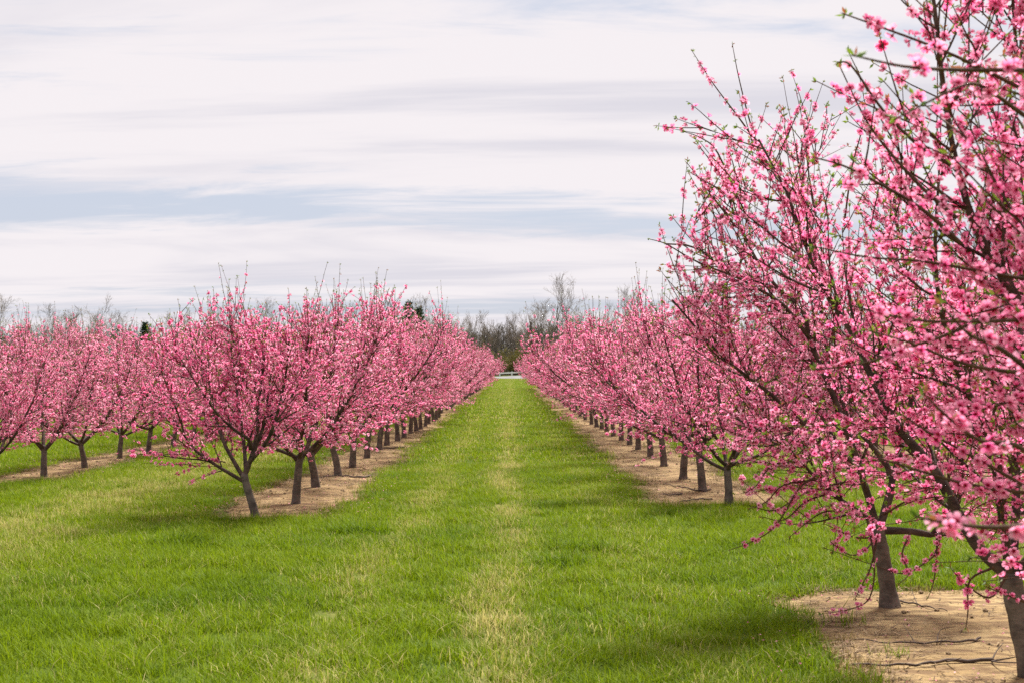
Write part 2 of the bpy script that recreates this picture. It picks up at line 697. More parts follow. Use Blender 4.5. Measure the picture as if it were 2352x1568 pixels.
def smooth_poly(pts, per=4):
    """Catmull-Rom through the points"""
    p = np.asarray(pts, float)
    q = np.concatenate([[2 * p[0] - p[1]], p, [2 * p[-1] - p[-2]]])
    out = []
    for i in range(1, len(q) - 2):
        for t in np.linspace(0, 1, per, endpoint=False):
            a, b, c, d = q[i - 1], q[i], q[i + 1], q[i + 2]
            out.append(0.5 * ((2 * b) + (c - a) * t + (2 * a - 5 * b + 4 * c - d) * t * t + (3 * b - a - 3 * c + d) * t ** 3))
    out.append(p[-1])
    return np.array(out)


def make_limbs(r, H, n, fork, rad=0.05, spread=1.0):
    out = []
    a0 = r.uniform(0, 6.28)
    for k in range(n):
        az = a0 + k * 2 * math.pi / n + r.uniform(-0.3, 0.3)
        low = (k % 3 == 2)
        e0 = R(r.uniform(14, 26) if low else r.uniform(34, 54))
        e1 = R(r.uniform(40, 54) if low else r.uniform(62, 78))
        top = (H - fork[2]) * (r.uniform(0.46, 0.60) if low else r.uniform(0.62, 0.78))
        N = 11
        d = np.zeros((N - 1, 3))
        for i in range(N - 1):
            e = e0 + (e1 - e0) * (i / (N - 2)) ** 0.8
            a = az + r.uniform(-0.16, 0.16)
            e += r.uniform(-0.09, 0.09)
            d[i] = (math.cos(e) * math.cos(a) * spread, math.cos(e) * math.sin(a) * spread, math.sin(e))
        d *= top / d[:, 2].sum()
        pts = np.concatenate([[[0, 0, 0]], np.cumsum(d, 0)]) + np.asarray(fork) + np.array([0, 0, -0.03 - 0.05 * (k % 2)])
        out.append((pts, rad * r.uniform(0.75, 1.05), 0.007))
    return out


def build_tree(seed, trunk, tr, limbs, fine=False, spacing=0.0245, size=0.0198, reach=(), sec_gap=0.17, shoot_gap=0.085,
               wander=0.06, top_shoots=60, whip=0.82, low_shoots=40, keep=None, zmin=0.45, sec_len=1.0):
    """returns the tree's meshes: trunk, one per limb, twigs, blossoms (positions too), leaves"""
    r = np.random.default_rng(seed)
    trunk = smooth_poly(trunk, 4)
    g = Geo()
    s = np.linspace(0, 1, len(trunk))
    rr = tr[0] + (tr[1] - tr[0]) * s
    rr = rr * (1 + 0.50 * np.exp(-s * 9)) * (1 + 0.05 * np.sin(s * 23 + seed))
    g.tube(trunk, rr, 12)
    parts = {'trunk': g.mesh('trunk', M['trunk'])}
    centre = trunk[-1]
    limb_meshes, shoots = [], []
    for (lp, r0, r1) in limbs:
        lp = smooth_poly(lp, 3)
        n = len(lp)
        f = np.linspace(0, 1, n)
        lr = (r0 - r1) * (1 - f) ** 1.15 + r1
        lr = lr * (1 + 0.06 * np.sin(f * 40 + seed))
        g = Geo()
        g.tube(lp, lr, 8)
        L = plen(lp)
        ss_ = np.arange(0.16 * L, L, sec_gap) + r.uniform(-0.05, 0.05, len(np.arange(0.16 * L, L, sec_gap)))
        P, T = poly_at(lp, ss_)
        for (p, t, sa) in zip(P, T, ss_):
            k = sa / L
            for rep in range(1 + (r.random() < 0.45)):
                d = rot_dir(r, t, R(r.uniform(28, 68)))
                outw = unit(np.array([p[0] - centre[0], p[1] - centre[1], 0.0]) + 1e-6)
                d = unit(d + 0.35 * outw * r.uniform(0, 1) + np.array([0, 0, 0.15]))
                if d[2] < -0.25:
                    d[2] *= -0.5
                ln = r.uniform(0.40, 1.0) * (1 - 0.45 * k) * sec_len
                pts = grow(r, p, d, ln, 7, 0.5, 0.07)
                if keep is not None and not keep(pts[-1]):
                    continue
                rb = min(lr[min(int(k * (n - 1)), n - 1)] * 0.55, 0.012 * ln + 0.003)
                g.tube(pts, np.linspace(max(rb, 0.004), 0.0022, 7), 5)
                shoots.append((pts, 0.25, 1.0, True))
                s2 = np.arange(0.06, ln, shoot_gap)
                s2 = s2 + r.uniform(-0.03, 0.03, len(s2))
                P2, T2 = poly_at(pts, s2)
                for (p2, t2) in zip(P2, T2):
                    d2 = rot_dir(r, t2, R(r.uniform(25, 65)))
                    d2 = unit(d2 + np.array([0, 0, 0.22]))
                    l2 = r.uniform(0.14, 0.52) * (0.65 + 0.35 * (1 - k))
                    q = grow(r, p2, d2, l2 * (1.3 if fine else 1.0), 5, 0.5, wander)
                    if q[-1][2] < zmin or (keep is not None and not keep(q[-1])):
                        continue
                    shoots.append((q, 0.0, 0.92, False))
        # short shoots straight off the limb
        s3 = np.arange(0.3 * L, L, 0.10)
        P, T = poly_at(lp, s3)
        for (p, t) in zip(P, T):
            d = unit(rot_dir(r, t, R(r.uniform(30, 75))) + np.array([0, 0, 0.2]))
            q = grow(r, p, d, r.uniform(0.12, 0.45), 5, 0.5, 0.06)
            if keep is not None and not keep(q[-1]):
                continue
            shoots.append((q, 0.0, 0.92, False))
        limb_meshes.append(g)
    # tall whips standing on the upper part of the limbs
    for k in range(top_shoots):
        lp = smooth_poly(limbs[k % len(limbs)][0], 3)
        P, T = poly_at(lp, np.array([plen(lp) * (1 - 0.45 * r.random() ** 1.3)]))
        d = unit(np.array([r.normal() * 0.24, r.normal() * 0.24, 1.0]) + 0.35 * T[0])
        q = grow(r, P[0], d, r.uniform(0.35, whip), 7, 0.3, 0.028)
        if keep is not None and not keep(q[-1]):
            continue
        shoots.append((q, 0.05, 0.80, None))
    # low shoots hanging out under the crown
    for k in range(low_shoots):
        lp = smooth_poly(limbs[k % len(limbs)][0], 3)
        P, T = poly_at(lp, np.array([plen(lp) * r.uniform(0.12, 0.5)]))
        az = math.atan2(T[0][1], T[0][0]) + r.uniform(-1.1, 1.1)
        d = np.array([math.cos(az), math.sin(az), r.uniform(-0.15, 0.25)])
        q = grow(r, P[0], d, r.uniform(0.35, 0.85), 7, -0.35, 0.07)
        if q[:, 2].min() < 0.32 or (keep is not None and not keep(q[-1])):
            continue
        shoots.append((q, 0.10, 0.95, False))
    for q in reach:
        q = smooth_poly(q, 4)
        shoots.append((q, 0.02, 0.90, 'reach'))
    tw = Geo()
    bp, bn, bs, lp_, ln_, ls_ = [], [], [], [], [], []
    for (q, a, b, sec) in shoots:
        L = plen(q)
        if sec is False or sec is None:
            tw.tube(q, np.linspace(0.0042, 0.0018, len(q)), 3)
        elif sec == 'reach':
            tw.tube(q, np.linspace(0.0075, 0.002, len(q)), 5)
        sp = spacing * (1.15 if sec is None else (1.35 if sec is True else (0.8 if sec == 'reach' else 1.0)))
        n = int(max(1, (b - a) * L / sp))
        # clustered along the shoot
        nc = max(1, int(n / (1.5 if fine else 2.1)))
        s = (a + (b - a) * r.random(nc)) * L
        s = np.clip(s[r.integers(nc, size=n)] + r.normal(0, 0.014 if fine else 0.009, n), a * L, b * L)
        if sec is None:
            s = s[r.random(n) < 1.25 - 1.1 * s / L]
            n = len(s)
        if n:
            P, T = poly_at(q, s)
            d = r.normal(size=(n, 3))
            d = d - (d * T).sum(1)[:, None] * T
            d = unit(unit(d) + 0.35 * T + np.array([0, 0, 0.10]))
            bp.append(P + d * 0.013)
            bn.append(d)
        m = int(max(1, L / (0.14 if sec is not None else 0.08)))
        s = np.concatenate([r.random(m) * L, [L * 0.985] * (3 if fine else 2)])
        P, T = poly_at(q, s)
        d = unit(T + 0.7 * r.normal(size=T.shape))
        lp_.append(P)
        ln_.append(d)
    bp, bn = np.concatenate(bp), np.concatenate(bn)
    lp_, ln_ = np.concatenate(lp_), np.concatenate(ln_)
    v_, t_ = tw.tris()
    parts['twig'] = mesh_np('twig_spray', v_, t_, M['twig'], smooth=True)
    parts['limb'] = [g.mesh('limb', M['limb']) for g in limb_meshes]
    nb = len(bp)
    parts['bpos'], parts['bnrm'] = bp, bn
    parts['broll'] = r.uniform(0, 6.28, nb)
    parts['bsize'] = size * r.uniform(0.72, 1.15, nb)
    parts['btint'] = np.clip(r.beta(1.15, 1.05, nb), 0, 1) * (0.72 if fine else 1.0)
    parts['bkind'] = r.choice(3, nb, p=[0.45, 0.35, 0.20])
    nl = len(lp_)
    rep = 2
    P = np.repeat(lp_, rep, 0)
    D = unit(np.repeat(ln_, rep, 0) + 0.55 * r.normal(size=(nl * rep, 3)))
    v_, t_ = stamp(LEAF_V, LEAF_T, P, D, r.uniform(0, 6.28, nl * rep), r.uniform(0.012, 0.030, nl * rep) * (1.15 if fine else 1.0))
    parts['leaf'] = mesh_np('leaf_flush', v_, t_, M['leaf'], {'tint': np.repeat(r.random(nl * rep), len(LEAF_V))})
    parts['fine'] = fine
    return parts


def blossom_mesh(parts, mask=None):
    vs, ts, pe, ti, n = [], [], [], [], 0
    for k, (tv, tt, ta) in enumerate(TPL[parts['fine']]):
        sel = parts['bkind'] == k
        if mask is not None:
            sel &= mask
        if not sel.any():
            continue
        v_, t_ = stamp(tv, tt, parts['bpos'][sel], parts['bnrm'][sel], parts['broll'][sel], parts['bsize'][sel])
        vs.append(v_)
        ts.append(t_ + n)
        n += len(v_)
        pe.append(np.tile(ta, sel.sum()))
        ti.append(np.repeat(parts['btint'][sel], len(tv)))
    return mesh_np('crown', np.concatenate(vs), np.concatenate(ts), M['petal'], {'pet': np.concatenate(pe), 'tint': np.concatenate(ti)}, smooth=False)


def link_tree(parts, loc, rz, sc, label, group, crown=None):
    t = empty('peach_tree', loc, rz, sc)
    tag(t, label, 'peach tree', group)
    obj('trunk', parts['trunk'], t)
    for m in parts['limb']:
        obj('limb', m, t)
    tag(obj('twig_spray', parts['twig'], t), kind='stuff')
    if crown is not None:
        tag(obj('crown', crown, t), kind='stuff')
    tag(obj('leaf_flush', parts['leaf'], t), kind='stuff')
    return t


# ------------------------------------------------------------------ the peach rows
ORD = ['first', 'second', 'third', 'fourth', 'fifth', 'sixth', 'seventh', 'eighth', 'ninth', 'tenth', 'eleventh', 'twelfth',
       'thirteenth', 'fourteenth', 'fifteenth', 'sixteenth', 'seventeenth', 'eighteenth', 'nineteenth', 'twentieth']
ORD += ['twenty-' + o for o in ORD[:9]] + ['thirtieth'] + ['thirty-' + o for o in ORD[:9]] + ['fortieth'] + ['forty-' + o for o in ORD[:9]] + ['fiftieth']

PROTO = []
for k in range(7):
    r_ = np.random.default_rng(100 + k)
    fork = np.array([r_.uniform(-0.06, 0.06), r_.uniform(-0.06, 0.06), r_.uniform(0.48, 0.62)])
    limbs = make_limbs(r_, (2.75, 2.6, 2.85, 2.7, 2.55, 2.8, 2.7)[k], 5 + k % 2, fork, 0.030)
    p = build_tree(200 + k, [(0, 0, -0.05), (fork[0] * 0.3, fork[1] * 0.3, 0.2), tuple(fork * np.array([0.8, 0.8, 0.75])), tuple(fork)], (0.050, 0.043), limbs, spacing=(0.0225, 0.026, 0.0235, 0.029, 0.0225, 0.0245, 0.027)[k], top_shoots=(70, 50, 85, 60, 75, 55, 80)[k])
    p['crown'] = blossom_mesh(p)
    PROTO.append(p)


def row(spots, label_fn, group, hs, seed):
    r = np.random.default_rng(seed)
    last = -1
    for i, (x, y) in enumerate(spots):
        k = int(r.integers(len(PROTO)))
        if k == last:
            k = (k + 1) % len(PROTO)
        last = k
        h = hs[i] if i < len(hs) else r.uniform(0.98, 1.16)
        w = h * r.uniform(0.94, 1.06)
        w = min(w, 1.08)
        tr_ = link_tree(PROTO[k], (x, y, float(gh(x, y))), r.uniform(0, 6.28), (w, w, h), label_fn(i), group, PROTO[k]['crown'])
        tr_.rotation_euler[0] = r.uniform(-0.05, 0.05)
        tr_.rotation_euler[1] = r.uniform(-0.05, 0.05)


def extend(spots, x, y1, step, seed, jx=0.12):
    r = np.random.default_rng(seed)
    y = spots[-1][1]
    while y + step < y1:
        y += step * r.uniform(0.92, 1.08)
        spots.append((x + r.uniform(-jx, jx), y))
    return spots


def px_spots(lst):
    return [tuple(GP(a, b)[:2]) for (a, b) in lst]


L1 = px_spots([(680, 1159), (727, 1122.6), (778, 1093), (810, 1072), (843, 1052), (871, 1034), (889, 1022.7), (914, 1013.7), (929, 1006.5),
               (943, 998.5), (957, 992), (967, 986), (977, 979.5), (984, 974), (997, 968)])
L1 = extend(L1, -2.5, 124, 2.0, 1)
R1 = px_spots([(1674, 1161), (1613.7, 1128), (1568, 1102), (1525, 1072), (1494, 1048), (1465, 1033.6), (1446, 1023), (1427, 1012), (1409, 1002),
               (1393.5, 992.6), (1382, 986), (1371, 980.6), (1359, 974.6), (1344, 965.6)])
R1 = extend(R1, 2.5, 124, 2.0, 2)
L2 = [(-7.05, 19.5)] + px_spots([(103, 1094.7), (197, 1075.8), (276, 1055.8), (342, 1043.7), (398, 1027), (445, 1017)])
L2 = extend(L2, -6.95, 100, 2.0, 3)
R2 = extend([(7.1, 17.4)], 7.15, 74, 2.0, 4)
R2N = [(7.2, 9.9), (7.1, 8.0)]
L3 = extend([(-11.4, 31.0)], -11.4, 74, 2.1, 5)


def lab(rowname, far, n_clear):
    def fn(i):
        if i < n_clear:
            return rowname.format(ORD[i])
        return far
    return fn


row(L1, lambda i: 'pink peach tree, {} trunk from the near end of the row left of the aisle'.format(ORD[i + 1]) if i < 15 else
    'distant pink peach tree crowded into the far end of the row left of aisle', 'peach trees in the row left of the grass aisle',
    (0.98, 1.04, 1.08, 1.12, 1.18, 1.14, 1.2, 1.18, 1.12, 1.16), 21)
row(R1, lab('pink peach tree, {} trunk beyond the cross lane in the row right of the aisle',
            'distant pink peach tree crowded into the far end of the row right of aisle', 14), 'peach trees in the row right of the grass aisle',
    (1.0, 1.06, 1.1, 1.12, 1.15, 1.12, 1.16, 1.18, 1.1, 1.15), 22)
row(L2, lambda i: 'pink peach tree at the left frame edge, its trunk out of view' if i == 0 else
    'pink peach tree, {} trunk from the left edge in the second row on the left'.format(ORD[i - 1]) if i < 7 else
    'distant pink peach tree half hidden in the second row on the left', 'peach trees in the second row on the left', (0.88, 0.90, 0.92, 0.92, 0.95, 0.95, 0.98), 23)
row(R2, lambda i: 'pink peach tree showing through the gaps behind the row right of the aisle', 'peach trees of the row behind the right row', (), 24)
row(R2N, lambda i: 'pink peach tree beyond the near soil patch at the right edge', 'near peach trees of the row behind the right row', (), 25)
row(L3, lambda i: 'pink peach tree showing faintly behind the second row on the left', 'peach trees of the third row on the left', (), 26)


# ---- the trees close to the camera, limb by limb
def limb_px(lst, d0, d1, off):
    """px points -> polyline relative to off; depth runs from d0 to d1"""
    n = len(lst)
    return np.array([PP(a, b, d0 + (d1 - d0) * i / (n - 1)) - off for i, (a, b) in enumerate(lst)])


# first tree of the left row: leaning grey trunk
base = GP(589, 1189)
dA = base[1]
trunk = limb_px([(591, 1196), (582, 1160), (568, 1115), (562, 1088)], dA, dA, base)
limbs = [
    (limb_px([(560, 1104), (473, 1051), (429, 1009), (418, 972), (389, 898), (362, 830)], dA, dA - 0.5, base), 0.030, 0.006),
    (limb_px([(561, 1097), (519, 1024), (502, 978), (490, 948), (470, 880), (440, 790)], dA, dA + 0.9, base), 0.034, 0.006),
    (limb_px([(563, 1090), (582, 1037), (593, 978), (593, 925), (599, 894), (610, 810), (612, 775)], dA, dA + 0.2, base), 0.044, 0.006),
    (limb_px([(576, 1030), (572, 1008), (542, 988), (502, 952), (477, 917), (460, 894), (400, 800)], dA, dA - 0.7, base), 0.032, 0.006),
    (limb_px([(580, 1048), (598, 1000), (616, 959), (660, 925), (700, 850), (720, 770)], dA, dA + 0.5, base), 0.034, 0.006),
    (limb_px([(566, 1078), (560, 1010), (545, 900), (534, 830), (530, 795)], dA, dA + 1.0, base), 0.034, 0.006),
    (limb_px([(575, 1060), (620, 1000), (650, 900), (660, 830), (664, 785)], dA, dA - 0.9, base), 0.034, 0.006),
]
reach = [limb_px([(519, 1060), (470, 1052), (400, 1040), (345, 1052)], dA, dA - 0.3, base),
         limb_px([(510, 1080), (490, 1085), (462, 1096)], dA, dA - 0.2, base)]
p = build_tree(301, trunk, (0.046, 0.039), [(a, b * 0.70, c) for (a, b, c) in limbs], reach=reach, top_shoots=64, whip=0.55, spacing=0.024)
link_tree(p, base, 0, 1, 'pink peach tree with a leaning grey trunk heading the row left of the aisle', 'peach trees in the row left of the grass aisle', blossom_mesh(p))


def near_tree(seed, base, trunk, tr, limbs, reach, label, keep, n_single=300, **kw):
    limbs = [(a, b * 0.60, c) for (a, b, c) in limbs]
    p = build_tree(seed, trunk, tr, limbs, fine=True, reach=reach, keep=keep, **kw)
    W = p['bpos'] + base
    X, Y, Z = W[:, 0], np.maximum(W[:, 1], 0.2), W[:, 2]
    px, py = 1172 + X / Y * F, 849 - (Z - EYE) / Y * F
    inside = (px > -10) & (px < 2360) & (py > -10) & (py < 1580)
    score = np.where(inside, p['bsize'] / Y, 0)
    order = np.argsort(-score)[:n_single]
    single = np.zeros(len(W), bool)
    single[order] = True
    single &= inside
    t = link_tree(p, base, 0, 1, label, 'peach trees standing near the camera on the right', blossom_mesh(p, ~single))
    for i in np.nonzero(single)[0]:
        k = int(p['bkind'][i])
        mesh = BLOOM[k][int(p['btint'][i] * 3.99)]
        o = obj('blossom', mesh, t, Vector(p['bpos'][i]))
        q = Vector(p['bnrm'][i]).to_track_quat('Z', 'Y')
        o.rotation_euler = q.to_euler()
        s_ = float(p['bsize'][i])
        o.scale = (s_, s_, s_)
    return t


BLOOM = []
for (tv, tt, ta) in TPL[True]:
    BLOOM.append([mesh_np('blossom', tv, tt, M['petal'], {'pet': ta, 'tint': np.full(len(tv), c)}) for c in (0.15, 0.4, 0.6, 0.85)])

# the whole tree near the soil patch
def pruned(base):
    ky = [-200, 90, 300, 400, 550, 660, 800, 1000, 1150, 1300, 1700]
    kx = [1600, 1585, 1575, 1570, 1495, 1475, 1510, 1600, 1690, 1790, 1850]

    def fn(q):
        w = np.asarray(q) + base
        return 1172 + w[0] / w[1] * F > np.interp(849 - (w[2] - EYE) / w[1] * F, ky, kx)
    return fn


base = GP(2040, 1392)
dB = base[1]
trunk = limb_px([(2042, 1400), (2034, 1330), (2022, 1260), (2012, 1205)], dB, dB, base)
limbs = [
    (limb_px([(2014, 1225), (2009, 1196), (1967, 1053), (1919, 920), (1862, 783), (1844, 717), (1763, 634), (1690, 500), (1660, 380)], dB, dB + 0.1, base), 0.050, 0.006),
    (limb_px([(1990, 1125), (1961, 1062), (1901, 1023), (1779, 912), (1701, 852), (1647, 806), (1545, 690)], dB, dB - 0.5, base), 0.036, 0.006),
    (limb_px([(2010, 1205), (1982, 1181), (1907, 1131), (1878, 1103), (1800, 1020), (1690, 960)], dB, dB - 0.8, base), 0.032, 0.006),
    (limb_px([(2018, 1216), (2090, 1218), (2155, 1222), (2200, 1150), (2215, 1000), (2220, 800), (2215, 640)], dB, dB - 0.2, base), 0.046, 0.006),
    (limb_px([(2016, 1218), (2048, 1100), (1997, 1017), (1943, 948), (1900, 800), (1880, 640), (1850, 480), (1830, 330)], dB, dB + 0.9, base), 0.044, 0.006),
    (limb_px([(2016, 1218), (2060, 1060), (2095, 900), (2090, 720), (2070, 560), (2050, 420)], dB, dB + 1.0, base), 0.040, 0.006),
    (limb_px([(1862, 783), (1800, 700), (1700, 640), (1600, 570), (1530, 560)], dB, dB - 0.4, base), 0.022, 0.005),
]
reach = [limb_px([(1878, 1090), (1834, 1120), (1782, 1204), (1730, 1240), (1672, 1262)], dB - 0.6, dB - 0.9, base),
         limb_px([(1990, 1190), (2006, 1290), (1995, 1370), (1950, 1396), (1880, 1408)], dB - 0.2, dB - 0.6, base),
         limb_px([(2173, 1172), (2148, 1262), (2130, 1284), (2074, 1315), (2006, 1296), (1891, 1256)], dB - 0.2, dB - 0.4, base),
         limb_px([(1960, 1100), (1850, 1130), (1780, 1170), (1720, 1160)], dB - 0.3, dB - 0.8, base),
         limb_px([(2018, 1232), (1962, 1232), (1925, 1216), (1890, 1200)], dB - 0.1, dB - 0.5, base),
         limb_px([(2014, 1225), (1985, 1262), (1950, 1272), (1905, 1242)], dB - 0.1, dB - 0.6, base),
         limb_px([(2014, 1225), (1998, 1300), (1975, 1345), (1962, 1372)], dB - 0.2, dB - 0.5, base),
         limb_px([(2150, 1225), (2148, 1290), (2140, 1340), (2128, 1372)], dB - 0.2, dB - 0.4, base),
         limb_px([(2090, 1220), (2070, 1270), (2085, 1315), (2060, 1340)], dB - 0.2, dB - 0.5, base),
         limb_px([(1910, 1130), (1850, 1150), (1800, 1192), (1748, 1185)], dB - 0.3, dB - 0.8, base),
         limb_px([(1878, 1100), (1800, 1112), (1760, 1150), (1718, 1168)], dB - 0.5, dB - 0.9, base),
         limb_px([(1840, 1060), (1775, 1066), (1738, 1112), (1712, 1130)], dB - 0.6, dB - 1.0, base),
         limb_px([(1985, 1180), (1900, 1172), (1850, 1200), (1812, 1232)], dB - 0.3, dB - 0.8, base),
         limb_px([(2030, 1180), (2080, 1150), (2140, 1140), (2200, 1165)], dB - 0.3, dB - 0.9, base),
         limb_px([(1735, 320), (1700, 270), (1640, 190), (1590, 112)], dB, dB, base),
         limb_px([(1760, 380), (1728, 290), (1700, 180), (1684, 96)], dB, dB, base),
         limb_px([(1880, 520), (1860, 400), (1850, 300), (1830, 200)], dB, dB + 0.3, base),
         limb_px([(1940, 520), (1960, 380), (1990, 260), (1975, 160)], dB, dB + 0.3, base),
         limb_px([(1700, 640), (1600, 600), (1530, 560), (1488, 548)], dB - 0.3, dB - 0.5, base),
         limb_px([(1690, 520), (1630, 440), (1600, 400), (1578, 372)], dB - 0.1, dB - 0.2, base),
         limb_px([(1700, 470), (1650, 350), (1610, 315), (1568, 300)], dB - 0.1, dB - 0.1, base)]
near_tree(401, base, trunk, (0.058, 0.048), limbs, reach,
          'whole pink peach tree standing on the near soil patch in front of the cross lane', pruned(base), top_shoots=34, whip=0.8, low_shoots=130, spacing=0.036, size=0.0205, zmin=0.35, wander=0.03)

# the tree whose dark trunk leaves the frame at the lower right
base = GP(2372, 1560)
dC = base[1]
trunk = limb_px([(2374, 1570), (2345, 1450), (2328, 1370), (2316, 1318)], dC, dC, base)
limbs = [
    (limb_px([(2318, 1325), (2238, 1246), (2180, 1140), (2141, 1070), (2075, 996), (2021, 903), (1982, 822), (1955, 762), (1884, 645), (1825, 488), (1807, 438), (1745, 320)], dC, dC + 0.6, base), 0.058, 0.006),
    (limb_px([(2318, 1325), (2330, 1200), (2335, 1000), (2340, 800), (2360, 600), (2350, 400)], dC, dC + 0.5, base), 0.050, 0.006),
    (limb_px([(2318, 1325), (2400, 1240), (2480, 1100), (2540, 900), (2560, 700)], dC, dC - 0.5, base), 0.050, 0.006),
    (limb_px([(2318, 1325), (2300, 1180), (2270, 1000), (2200, 850), (2160, 700), (2150, 560), (2160, 400)], dC, dC - 0.7, base), 0.046, 0.006),
]
reach = [limb_px([(2280, 1300), (2225, 1330), (2220, 1400), (2215, 1440)], dC - 0.4, dC - 0.4, base),
         limb_px([(2310, 1320), (2270, 1370), (2210, 1335), (2180, 1300)], dC - 0.2, dC - 0.5, base),
         limb_px([(2352, 1380), (2300, 1360), (2262, 1345)], dC - 0.2, dC - 0.6, base)]
near_tree(402, base, trunk, (0.060, 0.056), limbs, reach,
          'dark-trunked pink peach tree cut by the lower right frame corner', None, top_shoots=24, whip=0.8, low_shoots=70, spacing=0.038, size=0.0205, zmin=0.5, wander=0.03)

# the nearest tree: trunk outside the frame, its blurred boughs reach in from the right
base = np.array([2.72, 5.25, float(gh(2.72, 5.25))])
dD = base[1]
trunk = np.array([(0, 0, -0.05), (0.01, 0, 0.2), (0, 0.01, 0.4), (-0.02, 0, 0.56)])
limbs = [
    (np.concatenate([[np.array([-0.02, 0, 0.52])], limb_px([(2560, 1080), (2430, 850), (2343, 700), (2305, 635), (2273, 587), (2235, 498), (2214, 430), (2187, 310), (2165, 148), (2152, 13), (2130, -110)], dD - 0.1, dD - 0.2, base)]), 0.046, 0.006),
    (np.concatenate([[np.array([-0.02, 0, 0.52])], limb_px([(2600, 1000), (2480, 700), (2400, 400), (2345, 150), (2330, -60)], dD, dD + 0.6, base)]), 0.044, 0.006),
    (np.concatenate([[np.array([-0.02, 0, 0.52])], limb_px([(2800, 1100), (2700, 700), (2600, 300), (2560, 0)], dD - 0.3, dD - 0.9, base)]), 0.044, 0.006),
    (np.concatenate([[np.array([-0.02, 0, 0.52])], limb_px([(2640, 1150), (2520, 950), (2440, 800), (2400, 600)], dD - 0.4, dD - 1.3, base)]), 0.036, 0.006),
]
reach = [limb_px([(2420, 230), (2352, 202), (2250, 150), (2150, 105), (2030, 60), (1938, 27)], 4.3, 4.0, base),
         limb_px([(2430, 170), (2352, 159), (2200, 158), (2080, 150), (1960, 124)], 3.3, 3.0, base),
         limb_px([(2420, 300), (2352, 260), (2290, 215), (2240, 190), (2180, 210), (2060, 272)], 3.6, 3.3, base),
         limb_px([(2420, 640), (2352, 640), (2251, 622), (2120, 600), (1990, 590), (1866, 565)], 4.4, 4.2, base),
         limb_px([(2420, 740), (2352, 735), (2250, 738), (2100, 735), (1968, 706)], 3.8, 3.6, base),
         limb_px([(2440, 860), (2300, 850), (2200, 830), (2106, 792), (2000, 760)], 4.0, 3.8, base),
         limb_px([(2460, 1190), (2352, 1115), (2220, 1040), (2130, 990), (2066, 948)], 4.6, 4.5, base),
         limb_px([(2460, 1150), (2352, 1130), (2220, 1110), (2080, 1070), (1955, 1031)], 4.2, 4.0, base),
         limb_px([(2440, 1200), (2352, 1206), (2269, 1209), (2180, 1200), (2099, 1184)], 2.7, 2.6, base),
         limb_px([(2400, 700), (2280, 720), (2177, 768), (2080, 800), (1982, 834), (1865, 849)], 4.5, 4.3, base),
         limb_px([(2200, 500), (2120, 430), (2040, 340), (1990, 270), (1930, 145)], 4.7, 4.9, base),
         limb_px([(2210, 560), (2120, 480), (2020, 420), (1940, 380), (1870, 360)], 4.3, 4.2, base),
         limb_px([(2190, 380), (2110, 330), (2030, 250), (1960, 150), (1925, 140)], 4.6, 4.6, base),
         limb_px([(2420, 1080), (2330, 1020), (2250, 1010), (2180, 960), (2120, 900)], 3.4, 3.2, base),
         limb_px([(2400, 880), (2300, 800), (2230, 770), (2160, 700)], 3.2, 3.0, base)]
near_tree(403, base, trunk, (0.060, 0.055), limbs, reach,
          'out of focus pink peach tree whose boughs reach in from the right edge', None, top_shoots=16, whip=0.8, spacing=0.034, size=0.021, zmin=0.8, wander=0.03)

# ------------------------------------------------------------------ the tree line behind the orchard


def bare_tree_geo(seed, H, W, dens=1.0):
    r = np.random.default_rng(seed)
    tk, tw = Geo(), Geo()
    n = 9
    z = np.linspace(0, H * 0.72, n)
    tp = np.stack([np.cumsum(r.normal(0, 0.02 * H, n)) * 0.35, np.cumsum(r.normal(0, 0.02 * H, n)) * 0.35, z], 1)
    tp[0, :2] = 0
    tk.tube(tp, np.linspace(0.014 * H, 0.004 * H, n), 6)
    lim = []

    def fork(p, d, L, rad, lev):
        q = grow(r, p, d, L, 5, 0.10, 0.13)
        (tk if lev == 0 else tw).tube(q, np.linspace(rad, rad * 0.45, 5), 4 if lev == 0 else 3, cap=False)
        if lev >= 3:
            return
        m = [6, 5, 4][lev]
        m = int(m * dens)
        for k in range(m):
            s_ = L * (0.25 + 0.75 * (k + r.random()) / m)
            P, T = poly_at(q, np.array([s_]))
            d2 = unit(rot_dir(r, T[0], R(r.uniform(22, 52))) + np.array([0, 0, 0.18]))
            fork(P[0], d2, L * r.uniform(0.38, 0.62), max(rad * 0.42, 0.011), lev + 1)

    m = int(9 * dens)
    for k in range(m):
        f = 0.28 + 0.72 * k / m
        P, T = poly_at(tp, np.array([f * plen(tp)]))
        az = k * 2.4 + r.uniform(-0.4, 0.4)
        el = R(r.uniform(25, 60) + 20 * f)
        d = np.array([math.cos(az) * math.cos(el), math.sin(az) * math.cos(el), math.sin(el)])
        L = (W * 0.55) * (1.15 - 0.45 * f) * r.uniform(0.8, 1.15)
        fork(P[0], d, L, 0.0055 * H * (1.2 - 0.7 * f), 0)
    return tk, tw


BARE = []
for k in range(6):
    tk, tw = bare_tree_geo(500 + k, 12.0, (9, 7.5, 8, 6, 7, 10)[k])
    BARE.append((tk.mesh('trunk', M['bare']), tw.mesh('branches', M['bare_twig'])))

